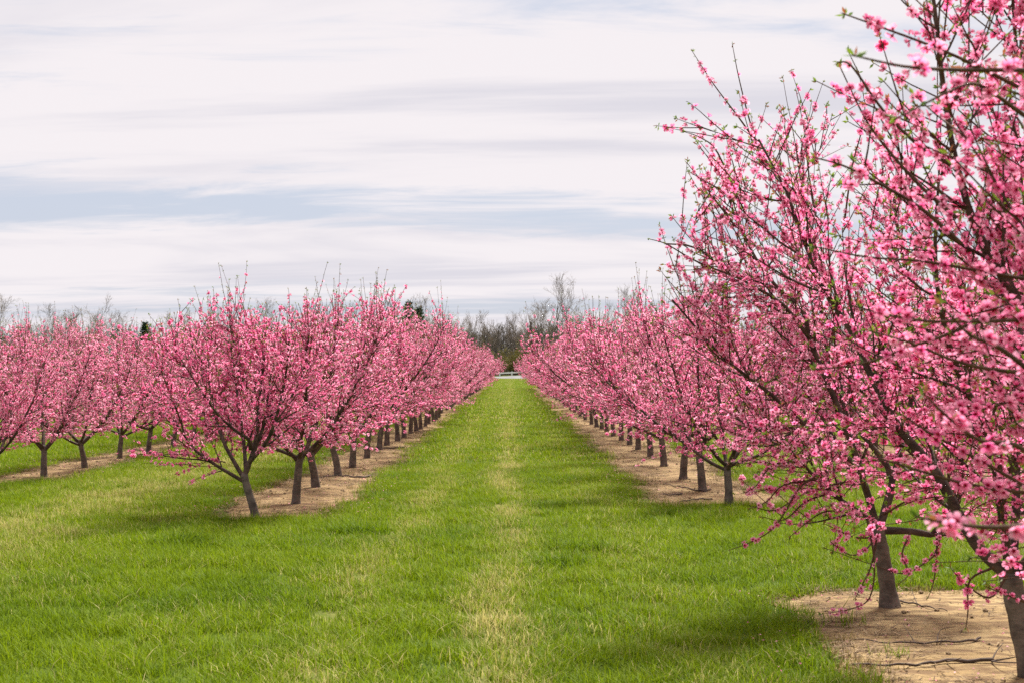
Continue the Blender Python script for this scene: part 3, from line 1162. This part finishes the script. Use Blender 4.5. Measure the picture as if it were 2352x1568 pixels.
sky_trees = [(-8, 676, 225), (60, 735, 245), (118, 702, 240), (165, 688, 238), (222, 690, 236), (275, 730, 250), (340, 742, 255), (402, 716, 240), (448, 738, 250),
             (492, 688, 236), (545, 715, 245), (610, 705, 240), (670, 712, 250), (735, 700, 245), (800, 700, 240), (860, 690, 245), (915, 700, 250), (968, 698, 238),
             (1010, 712, 240), (1045, 726, 245), (1083, 716, 240), (1118, 714, 242), (1150, 738, 250), (1182, 732, 250), (1212, 722, 246), (1246, 690, 238), (1284, 655, 228),
             (1330, 690, 240), (1380, 705, 245), (1440, 680, 238), (1505, 700, 245), (1580, 690, 240), (1660, 710, 245), (1750, 700, 240), (1850, 705, 242),
             (1960, 700, 240), (2080, 705, 238), (2200, 700, 245), (2310, 705, 240)]
r_ = np.random.default_rng(77)
for i, (px, ty, d) in enumerate(sky_trees):
    X = (px - 1172) / F * d
    z0 = float(gh(X, d))
    H = EYE + (849 - ty) / F * d - z0
    k = i % 6 if px != 1284 else 5
    s_ = H / 11.6
    w = s_ * r_.uniform(0.85, 1.1)
    if px == 1284:
        lb = 'tall spreading bare tree above the right row beside the utility pole'
    elif px < 0:
        lb = 'large bare tree leaning into the left frame edge behind the orchard'
    else:
        lb = 'bare winter tree in the skyline behind the orchard, {} from the left edge'.format(ORD[i])
    t = empty('bare_tree', (X, d, z0), r_.uniform(0, 6.28), (w, w, s_))
    tag(t, lb, 'bare tree', 'bare trees along the far field edge')
    obj('trunk', BARE[k][0], t)
    tag(obj('branch_crown', BARE[k][1], t), kind='stuff')

# the wood behind them: too dense to count
def thicket_tree(seed, H):
    r = np.random.default_rng(seed)
    g = Geo()
    tp = grow(r, (0, 0, 0), (0.05 * r.normal(), 0.05 * r.normal(), 1), H * 0.85, 6, 0.1, 0.06)
    g.tube(tp, np.linspace(0.13, 0.03, 6), 4, cap=False)
    for k in range(22):
        P, T = poly_at(tp, np.array([plen(tp) * (0.15 + 0.85 * k / 22)]))
        d = unit(rot_dir(r, T[0], R(r.uniform(20, 60))) + np.array([0, 0, 0.25]))
        L = H * r.uniform(0.14, 0.30) * (1.15 - 0.5 * k / 22)
        q = grow(r, P[0], d, L, 4, 0.1, 0.12)
        g.tube(q, np.linspace(0.05, 0.02, 4), 3, cap=False)
        for m in range(5):
            P2, T2 = poly_at(q, np.array([L * r.uniform(0.2, 1.0)]))
            d2 = unit(rot_dir(r, T2[0], R(r.uniform(20, 55))) + np.array([0, 0, 0.25]))
            q2 = grow(r, P2[0], d2, L * r.uniform(0.35, 0.75), 3, 0.1, 0.12)
            g.tube(q2, np.linspace(0.028, 0.014, 3), 3, cap=False)
    return g.tris()


vs, ts, n = [], [], 0
src = [thicket_tree(600 + k, 10.0) for k in range(6)]
for i in range(760):
    y = r_.uniform(246, 300)
    x = (r_.uniform(-0.42, 0.42) if i < 600 else r_.uniform(-0.09, 0.07)) * y
    h = r_.uniform(0.72, 1.02)
    a = r_.uniform(0, 6.28)
    V, T = src[i % 6]
    ca, sa = math.cos(a), math.sin(a)
    Q = np.stack([V[:, 0] * ca - V[:, 1] * sa, V[:, 0] * sa + V[:, 1] * ca, V[:, 2]], 1) * h
    vs.append(Q + np.array([x, y, float(gh(x, y))]))
    ts.append(T + n)
    n += len(V)
wood = obj('far_wood', mesh_np('far_wood', np.concatenate(vs), np.concatenate(ts), M['bare'], smooth=True))
tag(wood, 'dense grey wood of bare trees closing the view behind the fence', 'woodland', kind='stuff')

# brush at the foot of the wood
br = Geo()
for i in range(7600):
    y = r_.uniform(236, 262)
    x = (r_.uniform(-0.42, 0.42) if i < 5600 else r_.uniform(-0.08, 0.06)) * y
    L = r_.uniform(1.5, 5.0)
    q = grow(r_, (x, y, float(gh(x, y))), np.array([r_.normal() * 0.3, r_.normal() * 0.3, 1.0]), L, 4, 0.0, 0.2)
    br.tube(q, np.linspace(0.035, 0.012, 4), 3, cap=False)
tag(obj('brushwood', br.mesh('brushwood', M['bare'])), 'tangled brown undergrowth at the foot of the bare wood', 'undergrowth', kind='stuff')


def leafy_shrub(name, loc, H, W, n, seed, mat, leaf, label, cat):
    r = np.random.default_rng(seed)
    t = empty(name, loc)
    g = Geo()
    P, D = [], []
    for k in range(70):
        az = r.uniform(0, 6.28)
        el = R(r.uniform(35, 85))
        d = np.array([math.cos(az) * math.cos(el), math.sin(az) * math.cos(el), math.sin(el)])
        q = grow(r, r.normal(size=3) * np.array([W * 0.12, W * 0.12, 0]), d, H * r.uniform(0.6, 1.1), 7, -0.12, 0.10)
        g.tube(q, np.linspace(0.03, 0.01, 7), 3)
        s_ = r.uniform(0.25, 1.0, n // 70) * plen(q)
        p_, t_ = poly_at(q, s_)
        P.append(p_ + r.normal(size=p_.shape) * 0.16)
        D.append(unit(t_ + r.normal(size=t_.shape)))
    P, D = np.concatenate(P), np.concatenate(D)
    v_, t_ = stamp(LEAF_V * np.array([1.6, 1, 1]), LEAF_T, P, D, r.uniform(0, 6.28, len(P)), leaf * r.uniform(0.6, 1.3, len(P)))
    tag(obj('stem_cluster', g.mesh('stem_cluster', M['bare_twig']), t), kind='stuff')
    tag(obj('foliage', mesh_np('foliage', v_, t_, mat, {'tint': np.repeat(r.random(len(P)), len(LEAF_V))}), t), kind='stuff')
    return tag(t, label, cat)


leafy_shrub('overgrown_shrub', (0.6, 224, float(gh(0.6, 224))), 5.2, 4.0, 5600, 31, M['olive'], 0.22, 'olive and rusty shrub behind the white fence at the end of the aisle', 'shrub')
leafy_shrub('overgrown_shrub', (3.4, 227, float(gh(3.4, 227))), 4.2, 4.0, 4200, 32, M['olive'], 0.22, 'lower olive shrub behind the white fence, half hidden by the right row', 'shrub')


def conifer(loc, H, W, seed, label):
    r = np.random.default_rng(seed)
    t = empty('evergreen_tree', loc)
    g = Geo()
    g.tube(np.array([(0, 0, 0), (0, 0, H * 0.5), (0, 0, H * 0.98)]), np.array([0.16, 0.10, 0.02]), 6)
    P, D = [], []
    bg_ = Geo()
    for k in range(90):
        f = 0.10 + 0.9 * (k / 90)
        az = k * 2.4
        L = W * 0.5 * (1 - f) ** 0.75 * r.uniform(0.75, 1.15) + 0.15
        d = np.array([math.cos(az), math.sin(az), r.uniform(0.0, 0.5)])
        q = grow(r, (0, 0, f * H * 0.97), d, L, 4, 0.0, 0.08)
        bg_.tube(q, np.linspace(0.03, 0.01, 4), 3)
        m = int(20 + 55 * L / (W * 0.5))
        p_, t_ = poly_at(q, r.uniform(0.1, 1.05, m) * L)
        P.append(p_ + r.normal(size=p_.shape) * np.array([0.13, 0.13, 0.10]))
        D.append(unit(t_ + 0.7 * r.normal(size=t_.shape)))
    P, D = np.concatenate(P), np.concatenate(D)
    v_, t_ = stamp(LEAF_V * np.array([1.3, 1, 1]), LEAF_T, P, D, r.uniform(0, 6.28, len(P)), r.uniform(0.2, 0.45, len(P)))
    obj('trunk', g.mesh('trunk', M['bare']), t)
    tag(obj('bough_whorl', bg_.mesh('bough_whorl', M['bare']), t), kind='stuff')
    tag(obj('crown', mesh_np('crown', v_, t_, M['needles'], {'tint': np.repeat(r.random(len(P)), len(LEAF_V))}), t), kind='stuff')
    return tag(t, label, 'evergreen', 'evergreens among the bare trees')


def at_sky(px, ty, d):
    X = (px - 1172) / F * d
    z0 = float(gh(X, d))
    return (X, d, z0), EYE + (849 - ty) / F * d - z0


l_, h_ = at_sky(938, 688, 215)
conifer(l_, h_, 5.0, 41, 'dark evergreen rising behind the left row near the aisle')
l_, h_ = at_sky(962, 702, 218)
conifer(l_, h_, 4.6, 43, 'lower dark evergreen just right of the taller one behind the left row')
l_, h_ = at_sky(333, 738, 232)
conifer(l_, h_, 3.0, 42, 'small dark evergreen far left behind the second row')

# white fence by the drive
fence = empty('white_fence', (0, 216, float(gh(0, 216))))
tag(fence, 'low white rail fence beside the gravel drive at the aisle end', 'fence')
fx = np.arange(-9.0, 10.0, 1.85)
post_g = Geo().box((0, 0, 0.29), (0.20, 0.20, 0.62)).box((0, 0, 0.62), (0.24, 0.24, 0.05))
post_m = post_g.mesh('post', M['white_paint'], False)
fz = [float(gh(x, 216)) - float(gh(0, 216)) for x in fx]
for x, z in zip(fx, fz):
    obj('post', post_m, fence, (x, 0, z))
for a in range(len(fx) - 1):
    dx, dz = fx[a + 1] - fx[a], fz[a + 1] - fz[a]
    rail = Geo().box((0, 0, 0), (math.hypot(dx, dz) - 0.01, 0.05, 0.20)).mesh('rail', M['white_paint'], False)
    o = obj('rail', rail, fence, ((fx[a] + fx[a + 1]) / 2, -0.11, (fz[a] + fz[a + 1]) / 2 + 0.46))
    o.rotation_euler = (0, -math.atan2(dz, dx), 0)

# utility pole
X = (1219 - 1172) / F * 226
pole = empty('utility_pole', (X, 226, float(gh(X, 226))))
tag(pole, 'dark wooden utility pole with a pale canister above the end of the right row', 'utility pole')
obj('shaft', Geo().tube(np.array([(0, 0, 0), (0.02, 0, 4), (0.03, 0, 8.2)]), np.array([0.20, 0.18, 0.15]), 10).mesh('shaft', M['pole_wood']), pole)
obj('crossarm', Geo().box((-0.35, -0.2, 7.55), (1.1, 0.10, 0.12)).mesh('crossarm', M['pole_wood'], False), pole)
tz = np.array([5.35, 5.36, 6.1, 6.14, 6.2])
can = Geo().tube(np.stack([np.full(5, 0.05), np.full(5, -0.46), tz], 1), np.array([0.02, 0.27, 0.27, 0.20, 0.03]), 14).mesh('transformer', M['metal_grey'])
tr_o = obj('transformer', can, pole)
obj('bushing', Geo().tube(np.array([(0.15, -0.46, 6.15), (0.17, -0.46, 6.45)]), np.array([0.05, 0.03]), 6).mesh('bushing', M['metal_grey']), tr_o)
for x in (-0.8, -0.35):
    obj('insulator', Geo().tube(np.array([(x, -0.2, 7.62), (x, -0.2, 7.75), (x, -0.2, 7.83)]), np.array([0.03, 0.06, 0.03]), 8).mesh('insulator', M['metal_grey']), pole)

# ------------------------------------------------------------------ grass


def tuft(seed, n, rad, h, w, lean=0.5):
    r = np.random.default_rng(seed)
    v_, t_, rn, rn2, hg = [], [], [], [], []
    for i in range(n):
        a = r.uniform(0, 6.28)
        q = rad * math.sqrt(r.random())
        p = np.array([q * math.cos(a), q * math.sin(a), -0.005])
        az = r.uniform(0, 6.28)
        hh = h * r.uniform(0.45, 1.25) * (1.65 if r.random() < 0.07 else 1.0)
        d = np.array([math.cos(az), math.sin(az), 0])
        sd = np.array([-d[1], d[0], 0])
        ln = lean * r.uniform(0.1, 1.5)
        b = len(v_)
        fr = (0, 0.4, 0.75, 1.0)
        c1, c2 = r.random(), r.random()
        for k, f in enumerate(fr):
            c = p + d * (hh * ln * f * f) + np.array([0, 0, hh * (f - 0.30 * ln * f * f)])
            ww = w * (1 - f ** 1.6) * 0.5
            if k < 3:
                v_ += [c - sd * ww, c + sd * ww]
                rn += [c1, c1]; rn2 += [c2, c2]; hg += [f, f]
            else:
                v_.append(c)
                rn.append(c1); rn2.append(c2); hg.append(f)
        t_ += [(b, b + 1, b + 3), (b, b + 3, b + 2), (b + 2, b + 3, b + 5), (b + 2, b + 5, b + 4), (b + 4, b + 5, b + 6)]
    return mesh_np('grass_tuft', v_, t_, M['grass'], {'rnd': rn, 'rnd2': rn2, 'hgt': hg}, smooth=True)


tufts = bpy.data.collections.new('grass_tufts')
for k in range(6):
    tufts.objects.link(bpy.data.objects.new('tuft_%02d' % k, tuft(700 + k, 42, 0.11, 0.090, 0.0052, 0.9)))
for k in range(4):
    tufts.objects.link(bpy.data.objects.new('tuft_%02d' % (6 + k), tuft(720 + k, 40, 0.20, 0.080, 0.0095, 0.9)))
for k in range(3):
    tufts.objects.link(bpy.data.objects.new('tuft_%02d' % (10 + k), tuft(740 + k, 36, 0.38, 0.075, 0.02, 0.8)))

r_ = np.random.default_rng(9)


def vnoise(x, y, s, seed):
    """smooth value noise from a few rotated sines"""
    q = np.random.default_rng(seed)
    o = np.zeros_like(x)
    for k in range(7):
        a, f, ph = q.uniform(0, 6.28), q.uniform(0.6, 1.7) / s, q.uniform(0, 6.28)
        o += np.sin((x * math.cos(a) + y * math.sin(a)) * f * 6.28 + ph)
    return o / 7 * 1.6


def scatter(y0, y1, dens, xmax=None):
    A = 0
    X, Y = [], []
    n = int(dens * (y1 - y0) * (0.80 * (y0 + y1) / 2 + 3.0))
    y = np.sqrt(r_.uniform(y0 ** 2, y1 ** 2, n))
    hw = 0.40 * y + 1.5
    x = r_.uniform(-1, 1, n) * hw
    if xmax:
        k = np.abs(x) < xmax
        x, y = x[k], y[k]
    return x, y


px_, py_, idx_ = [], [], []
for (y0, y1, dens, lo, hi, xm) in ((4.5, 14, 105, 0, 6, None), (14, 24, 74, 0, 6, None), (24, 42, 26, 6, 10, None), (42, 75, 10, 10, 13, 16), (75, 205, 8.0, 10, 13, 5)):
    x, y = scatter(y0, y1, dens, xm)
    px_.append(x); py_.append(y); idx_.append(r_.integers(lo, hi, len(x)))
gx_, gy_, gi_ = np.concatenate(px_), np.concatenate(py_), np.concatenate(idx_)
mrg = soil_margin(gx_, gy_)
keep = (mrg < 0.03) & (gy_ < 200.3)
# a few stray tufts inside the strips
stray = (mrg > 0.0) & (r_.random(len(mrg)) < 0.006) & (mrg < 0.35)
keep |= stray
fringe = (mrg > -0.02) & (r_.random(len(mrg)) < 0.9 * np.exp(-np.maximum(mrg, 0) / 0.16) * np.clip(0.7 + vnoise(gx_, gy_, 0.8, 31), 0.1, 1.3))
keep |= fringe
dead = np.where((fringe & ~stray) | ((mrg > -0.10) & (r_.random(len(mrg)) < 0.45)), 1.0, 0.0)[keep]
gx_, gy_, gi_ = gx_[keep], gy_[keep], gi_[keep]
dry = np.zeros_like(gx_)
for (x0, s_, a) in BANDS:
    wv = 0.07 * np.sin(gy_ * 0.5 + x0) + 0.06 * np.sin(gy_ * 1.13 + 2 * x0)
    dry += a * np.exp(-0.5 * ((gx_ - x0 - wv) / s_) ** 2)
nz = vnoise(gx_, gy_, 1.6, 3)
nz2 = vnoise(gx_, gy_, 0.5, 4)
dry = dry * (1.0 + 0.7 * nz + 0.5 * nz2) + 0.045 + 0.05 * nz + 0.04 * nz2
dry = np.clip(dry, 0.02, 0.9)
lush = np.clip(0.35 + 0.45 * vnoise(gx_, gy_, 2.3, 5) + 0.25 * vnoise(gx_, gy_, 0.6, 6) - 0.4 * dry, 0, 1)
scl = np.clip(1.0 + 0.22 * vnoise(gx_, gy_, 1.1, 7) + 0.18 * vnoise(gx_, gy_, 0.35, 8), 0.55, 1.5) * r_.uniform(0.8, 1.2, len(gx_))
for (cx0, cy0) in (GP(428, 1252)[:2], GP(1285, 1300)[:2], GP(820, 1228)[:2], GP(1180, 1215)[:2], GP(1340, 1262)[:2]):
    near_c = np.exp(-(((gx_ - cx0) / 0.24) ** 2 + ((gy_ - cy0) / 0.16) ** 2))
    scl = scl * (1 + 0.75 * near_c)
    lush = np.clip(lush + 0.9 * near_c, 0, 1)
    dry = dry * (1 - 0.8 * near_c)
edge_l = ss(0.0, -0.35, soil_margin(gx_, gy_))
scl *= 1.12 - 0.12 * edge_l
scl = np.where(dead > 0.5, scl * 0.62, scl)
mesh = bpy.data.meshes.new('grass')
mesh.vertices.add(len(gx_))
mesh.vertices.foreach_set('co', np.stack([gx_, gy_, gh(gx_, gy_)], 1).astype(np.float32).ravel())
for an, av, ty in (('dry', dry, 'FLOAT'), ('dead', dead, 'FLOAT'), ('lush', lush, 'FLOAT'), ('scl', scl, 'FLOAT'), ('rot', r_.uniform(0, 6.28, len(gx_)), 'FLOAT'), ('idx', gi_, 'INT')):
    at = mesh.attributes.new(an, ty, 'POINT')
    at.data.foreach_set('value', av.astype(np.float32 if ty == 'FLOAT' else np.int32))
mesh.update()
grass = obj('grass', mesh)
tag(grass, 'bright green spring grass with straw coloured wheel tracks', 'grass', kind='stuff')
ng = bpy.data.node_groups.new('grass_scatter', 'GeometryNodeTree')
ng.interface.new_socket('Geometry', in_out='INPUT', socket_type='NodeSocketGeometry')
ng.interface.new_socket('Geometry', in_out='OUTPUT', socket_type='NodeSocketGeometry')
N = ng.nodes
gi, go = N.new('NodeGroupInput'), N.new('NodeGroupOutput')
ci = N.new('GeometryNodeCollectionInfo')
ci.inputs['Collection'].default_value = tufts
ci.inputs['Separate Children'].default_value = True
ci.inputs['Reset Children'].default_value = True
iop = N.new('GeometryNodeInstanceOnPoints')
m2p = N.new('GeometryNodeMeshToPoints')


def named(nm, ty):
    a = N.new('GeometryNodeInputNamedAttribute')
    a.data_type = ty
    a.inputs['Name'].default_value = nm
    return a.outputs[0]


cx = N.new('ShaderNodeCombineXYZ')
ng.links.new(named('rot', 'FLOAT'), cx.inputs[2])
e2r = N.new('FunctionNodeEulerToRotation')
ng.links.new(cx.outputs[0], e2r.inputs[0])
ng.links.new(gi.outputs[0], m2p.inputs[0])
ng.links.new(m2p.outputs[0], iop.inputs['Points'])
ng.links.new(ci.outputs[0], iop.inputs['Instance'])
iop.inputs['Pick Instance'].default_value = True
ng.links.new(named('idx', 'INT'), iop.inputs['Instance Index'])
ng.links.new(e2r.outputs[0], iop.inputs['Rotation'])
ng.links.new(named('scl', 'FLOAT'), iop.inputs['Scale'])
ng.links.new(iop.outputs[0], go.inputs[0])
mod = grass.modifiers.new('scatter', 'NODES')
mod.node_group = ng

# ------------------------------------------------------------------ litter and fallen prunings on the soil
r_ = np.random.default_rng(15)
lx, ly, ll = [], [], []
for (x0, x1, y0, y1, sd) in STRIPS[:4]:
    yf = min(y1, y0 + 22)
    n = int(620 * (yf - y0) * (x1 - x0))
    y = r_.uniform(y0 - 0.1, yf, n)
    x = r_.uniform(x0 - 0.1, x1 + 0.1, n)
    m = soil_margin(x, y)
    clump = vnoise(x, y * 1.6, 0.9, 21)
    pr = (0.10 + 0.9 * np.exp(-np.maximum(m, 0) / 0.22)) * np.clip(0.35 + 1.1 * clump, 0.06, 1.4)
    k = (r_.random(n) < pr) & (m > -0.12)
    lx.append(x[k]); ly.append(y[k])
lx, ly = np.concatenate(lx), np.concatenate(ly)
lx, ly = np.repeat(lx, 3), np.repeat(ly, 3)
n = len(lx)
lx = lx + r_.normal(0, 0.06, n)
ly = ly + r_.normal(0, 0.06, n)
az = r_.uniform(0, 6.28, n)
L = r_.uniform(0.03, 0.14, n)
wd = r_.uniform(0.002, 0.0055, n)
z0 = gh(lx, ly) + 0.018 + r_.uniform(0, 0.012, n)
dx, dy = np.cos(az) * L, np.sin(az) * L
ox, oy = -np.sin(az) * wd, np.cos(az) * wd
tilt = r_.uniform(-0.008, 0.02, n)
V = np.stack([np.stack([lx - dx / 2 - ox, ly - dy / 2 - oy, z0], 1), np.stack([lx - dx / 2 + ox, ly - dy / 2 + oy, z0], 1),
              np.stack([lx + ox, ly + oy, z0 + 0.006], 1), np.stack([lx - ox, ly - oy, z0 + 0.006], 1),
              np.stack([lx + dx / 2, ly + dy / 2, z0 + tilt], 1)], 1)
T = np.array([(0, 1, 2), (0, 2, 3), (3, 2, 4)])[None] + (np.arange(n) * 5)[:, None, None]
tint = np.repeat(np.clip(r_.beta(1.0, 2.0, n), 0, 1), 5)
lit = obj('litter', mesh_np('litter', V.reshape(-1, 3), T.reshape(-1, 3), M['litter'], {'tint': tint}))
tag(lit, 'dead straw and twig litter along the bare soil strips', 'litter', kind='stuff')

# crumbs and clods of earth
bmv = np.array([(1, 0, 0), (-1, 0, 0), (0, 1, 0), (0, -1, 0), (0, 0, 0.8), (0, 0, -0.6), (0.62, 0.62, 0.35), (-0.62, 0.62, 0.35), (-0.62, -0.62, 0.35), (0.62, -0.62, 0.35)])
bmt = np.array([(0, 6, 4), (6, 2, 4), (2, 7, 4), (7, 1, 4), (1, 8, 4), (8, 3, 4), (3, 9, 4), (9, 0, 4), (0, 5, 6), (6, 5, 2), (2, 5, 7), (7, 5, 1), (1, 5, 8), (8, 5, 3), (3, 5, 9), (9, 5, 0)])
cx_, cy_, cs_ = [], [], []
for (x0, x1, y0, y1, sd) in STRIPS[:4]:
    yf = min(y1, y0 + 16)
    n = int(45 * (yf - y0) * (x1 - x0))
    cx_.append(r_.uniform(x0 + 0.1, x1 - 0.1, n)); cy_.append(r_.uniform(y0 + 0.2, yf, n))
    cs_.append(0.003 + 0.020 * r_.random(n) ** 9)
cx_, cy_, cs_ = np.concatenate(cx_), np.concatenate(cy_), np.concatenate(cs_)
pos = np.stack([cx_, cy_, gh(cx_, cy_) + 0.016 + cs_ * 0.3], 1)
v_, t_ = stamp(bmv, bmt, pos, np.tile(np.array([[0.1, 0.05, 1.0]]), (len(pos), 1)), r_.uniform(0, 6.28, len(pos)), cs_)
v_ = v_ + r_.normal(0, 0.0012, v_.shape)
cl = obj('earth_crumbs', mesh_np('earth_crumbs', v_, t_, M['litter'], {'tint': np.repeat(0.15 + r_.random(len(pos)) * 0.7, len(bmv))}))
tag(cl, 'scattered crumbs and clods of dark earth on the soil', 'earth', kind='stuff')


# petals dropped on the soil and the grass edge
fx_, fy_ = [], []
for (x0, x1, y0, y1, sd) in STRIPS[:4]:
    n = 420 if y1 < 20 else 700
    fx_.append(r_.uniform(x0 - 0.5, x1 + 0.5, n)); fy_.append(r_.uniform(max(y0, 4), min(y1, y0 + 14), n))
fx_, fy_ = np.concatenate(fx_), np.concatenate(fy_)
pz = gh(fx_, fy_) + np.where(soil_margin(fx_, fy_) > 0, 0.020, 0.055)
pv = np.array([(0, -0.5, 0), (0.42, 0.1, 0.12), (0, 0.6, 0.06), (-0.42, 0.1, 0.12)])
v_, t_ = stamp(pv, np.array([(0, 1, 2), (0, 2, 3)]), np.stack([fx_, fy_, pz], 1), np.stack([r_.normal(0, 0.4, len(fx_)), r_.normal(0, 0.4, len(fx_)), np.ones(len(fx_))], 1),
               r_.uniform(0, 6.28, len(fx_)), r_.uniform(0.010, 0.018, len(fx_)))
fp = obj('fallen_petals', mesh_np('fallen_petals', v_, t_, M['petal'], {'pet': np.full(len(v_), 0.8), 'tint': np.repeat(r_.random(len(fx_)), 4)}))
tag(fp, 'sparse pink petals dropped on the soil under the peach rows', 'petals', kind='stuff')


def stick(points, r0, label, twigs=()):
    P = np.array([GP(a, b, 0.022) for a, b in points])
    b0 = P[0].copy()
    t = empty('fallen_branch', b0)
    q = smooth_poly(P - b0, 4)
    k = np.arange(len(q))
    q[:, 2] += 0.012 * np.abs(np.sin(k * 0.9))
    obj('stem', Geo().tube(q, np.linspace(r0 * 0.4, r0, len(q)), 6).mesh('stem', M['stick']), t)
    for tw_ in twigs:
        Q = np.array([GP(a, b, 0.025 + 0.03 * i) for i, (a, b) in enumerate(tw_)]) - b0
        obj('twig', Geo().tube(smooth_poly(Q, 3), np.linspace(r0 * 0.5, r0 * 0.18, 3 * (len(Q) - 1) + 1), 4).mesh('twig', M['stick']), t)
    return tag(t, label, 'branch', 'fallen prunings on the soil strips')


def z1(x, y):
    return ((2000 + x / 3.032) * 0.9408, (1150 + y / 3.032) * 0.9408)


stick([z1(200, 1470), z1(500, 1475), z1(760, 1465), z1(930, 1440), z1(1270, 1435)], 0.011, 'long forked fallen branch at the bottom of the near soil patch',
      ([z1(1262, 1436), z1(1300, 1400), z1(1350, 1380)], [z1(1262, 1436), z1(1340, 1490), z1(1510, 1535)], [z1(930, 1440), z1(985, 1475), z1(1040, 1500)], [z1(1262, 1436), z1(1400, 1455), z1(1510, 1475)]))
stick([z1(240, 1265), z1(500, 1300), z1(850, 1295), z1(1090, 1285), z1(1180, 1265)], 0.008, 'thin straight fallen branch across the middle of the near soil patch',
      ([z1(860, 1293), z1(885, 1235), z1(1000, 1248)], [z1(700, 1297), z1(660, 1270), z1(610, 1225)]))
stick([z1(940, 1045), z1(840, 1030), z1(720, 1000), z1(592, 978)], 0.007, 'fallen twig lying by the foot of the near whole peach tree', ([z1(720, 1000), z1(690, 960), z1(670, 935)],))


def z8(x, y):
    return ((1500 + x / 5.2275) * 0.9408, (980 + y / 5.2275) * 0.9408)


stick([z8(820, 1285), z8(950, 1270), z8(1080, 1255), z8(1240, 1262)], 0.012, 'curved fallen branch by the first trunk of the right row')
stick([z8(620, 1060), z8(760, 1090), z8(900, 1110), z8(1080, 1150), z8(1220, 1140)], 0.012, 'branching fallen limb at the second trunk of the right row', ([z8(760, 1090), z8(830, 1110), z8(900, 1140)],))
stick([z8(610, 1190), z8(720, 1200), z8(860, 1185)], 0.014, 'short dark fallen branch in front of the right row')


def z5(x, y):
    return ((700 + x / 5.2275) * 0.9408, (1000 + y / 5.2275) * 0.9408)


stick([z5(440, 880), z5(600, 858), z5(760, 860), z5(900, 880), z5(1090, 868)], 0.016, 'long dark fallen branch beside the third trunk of the left row')
stick([z5(1100, 520), z5(1230, 505), z5(1380, 498), z5(1500, 492)], 0.018, 'fallen branch lying further up the left soil strip')
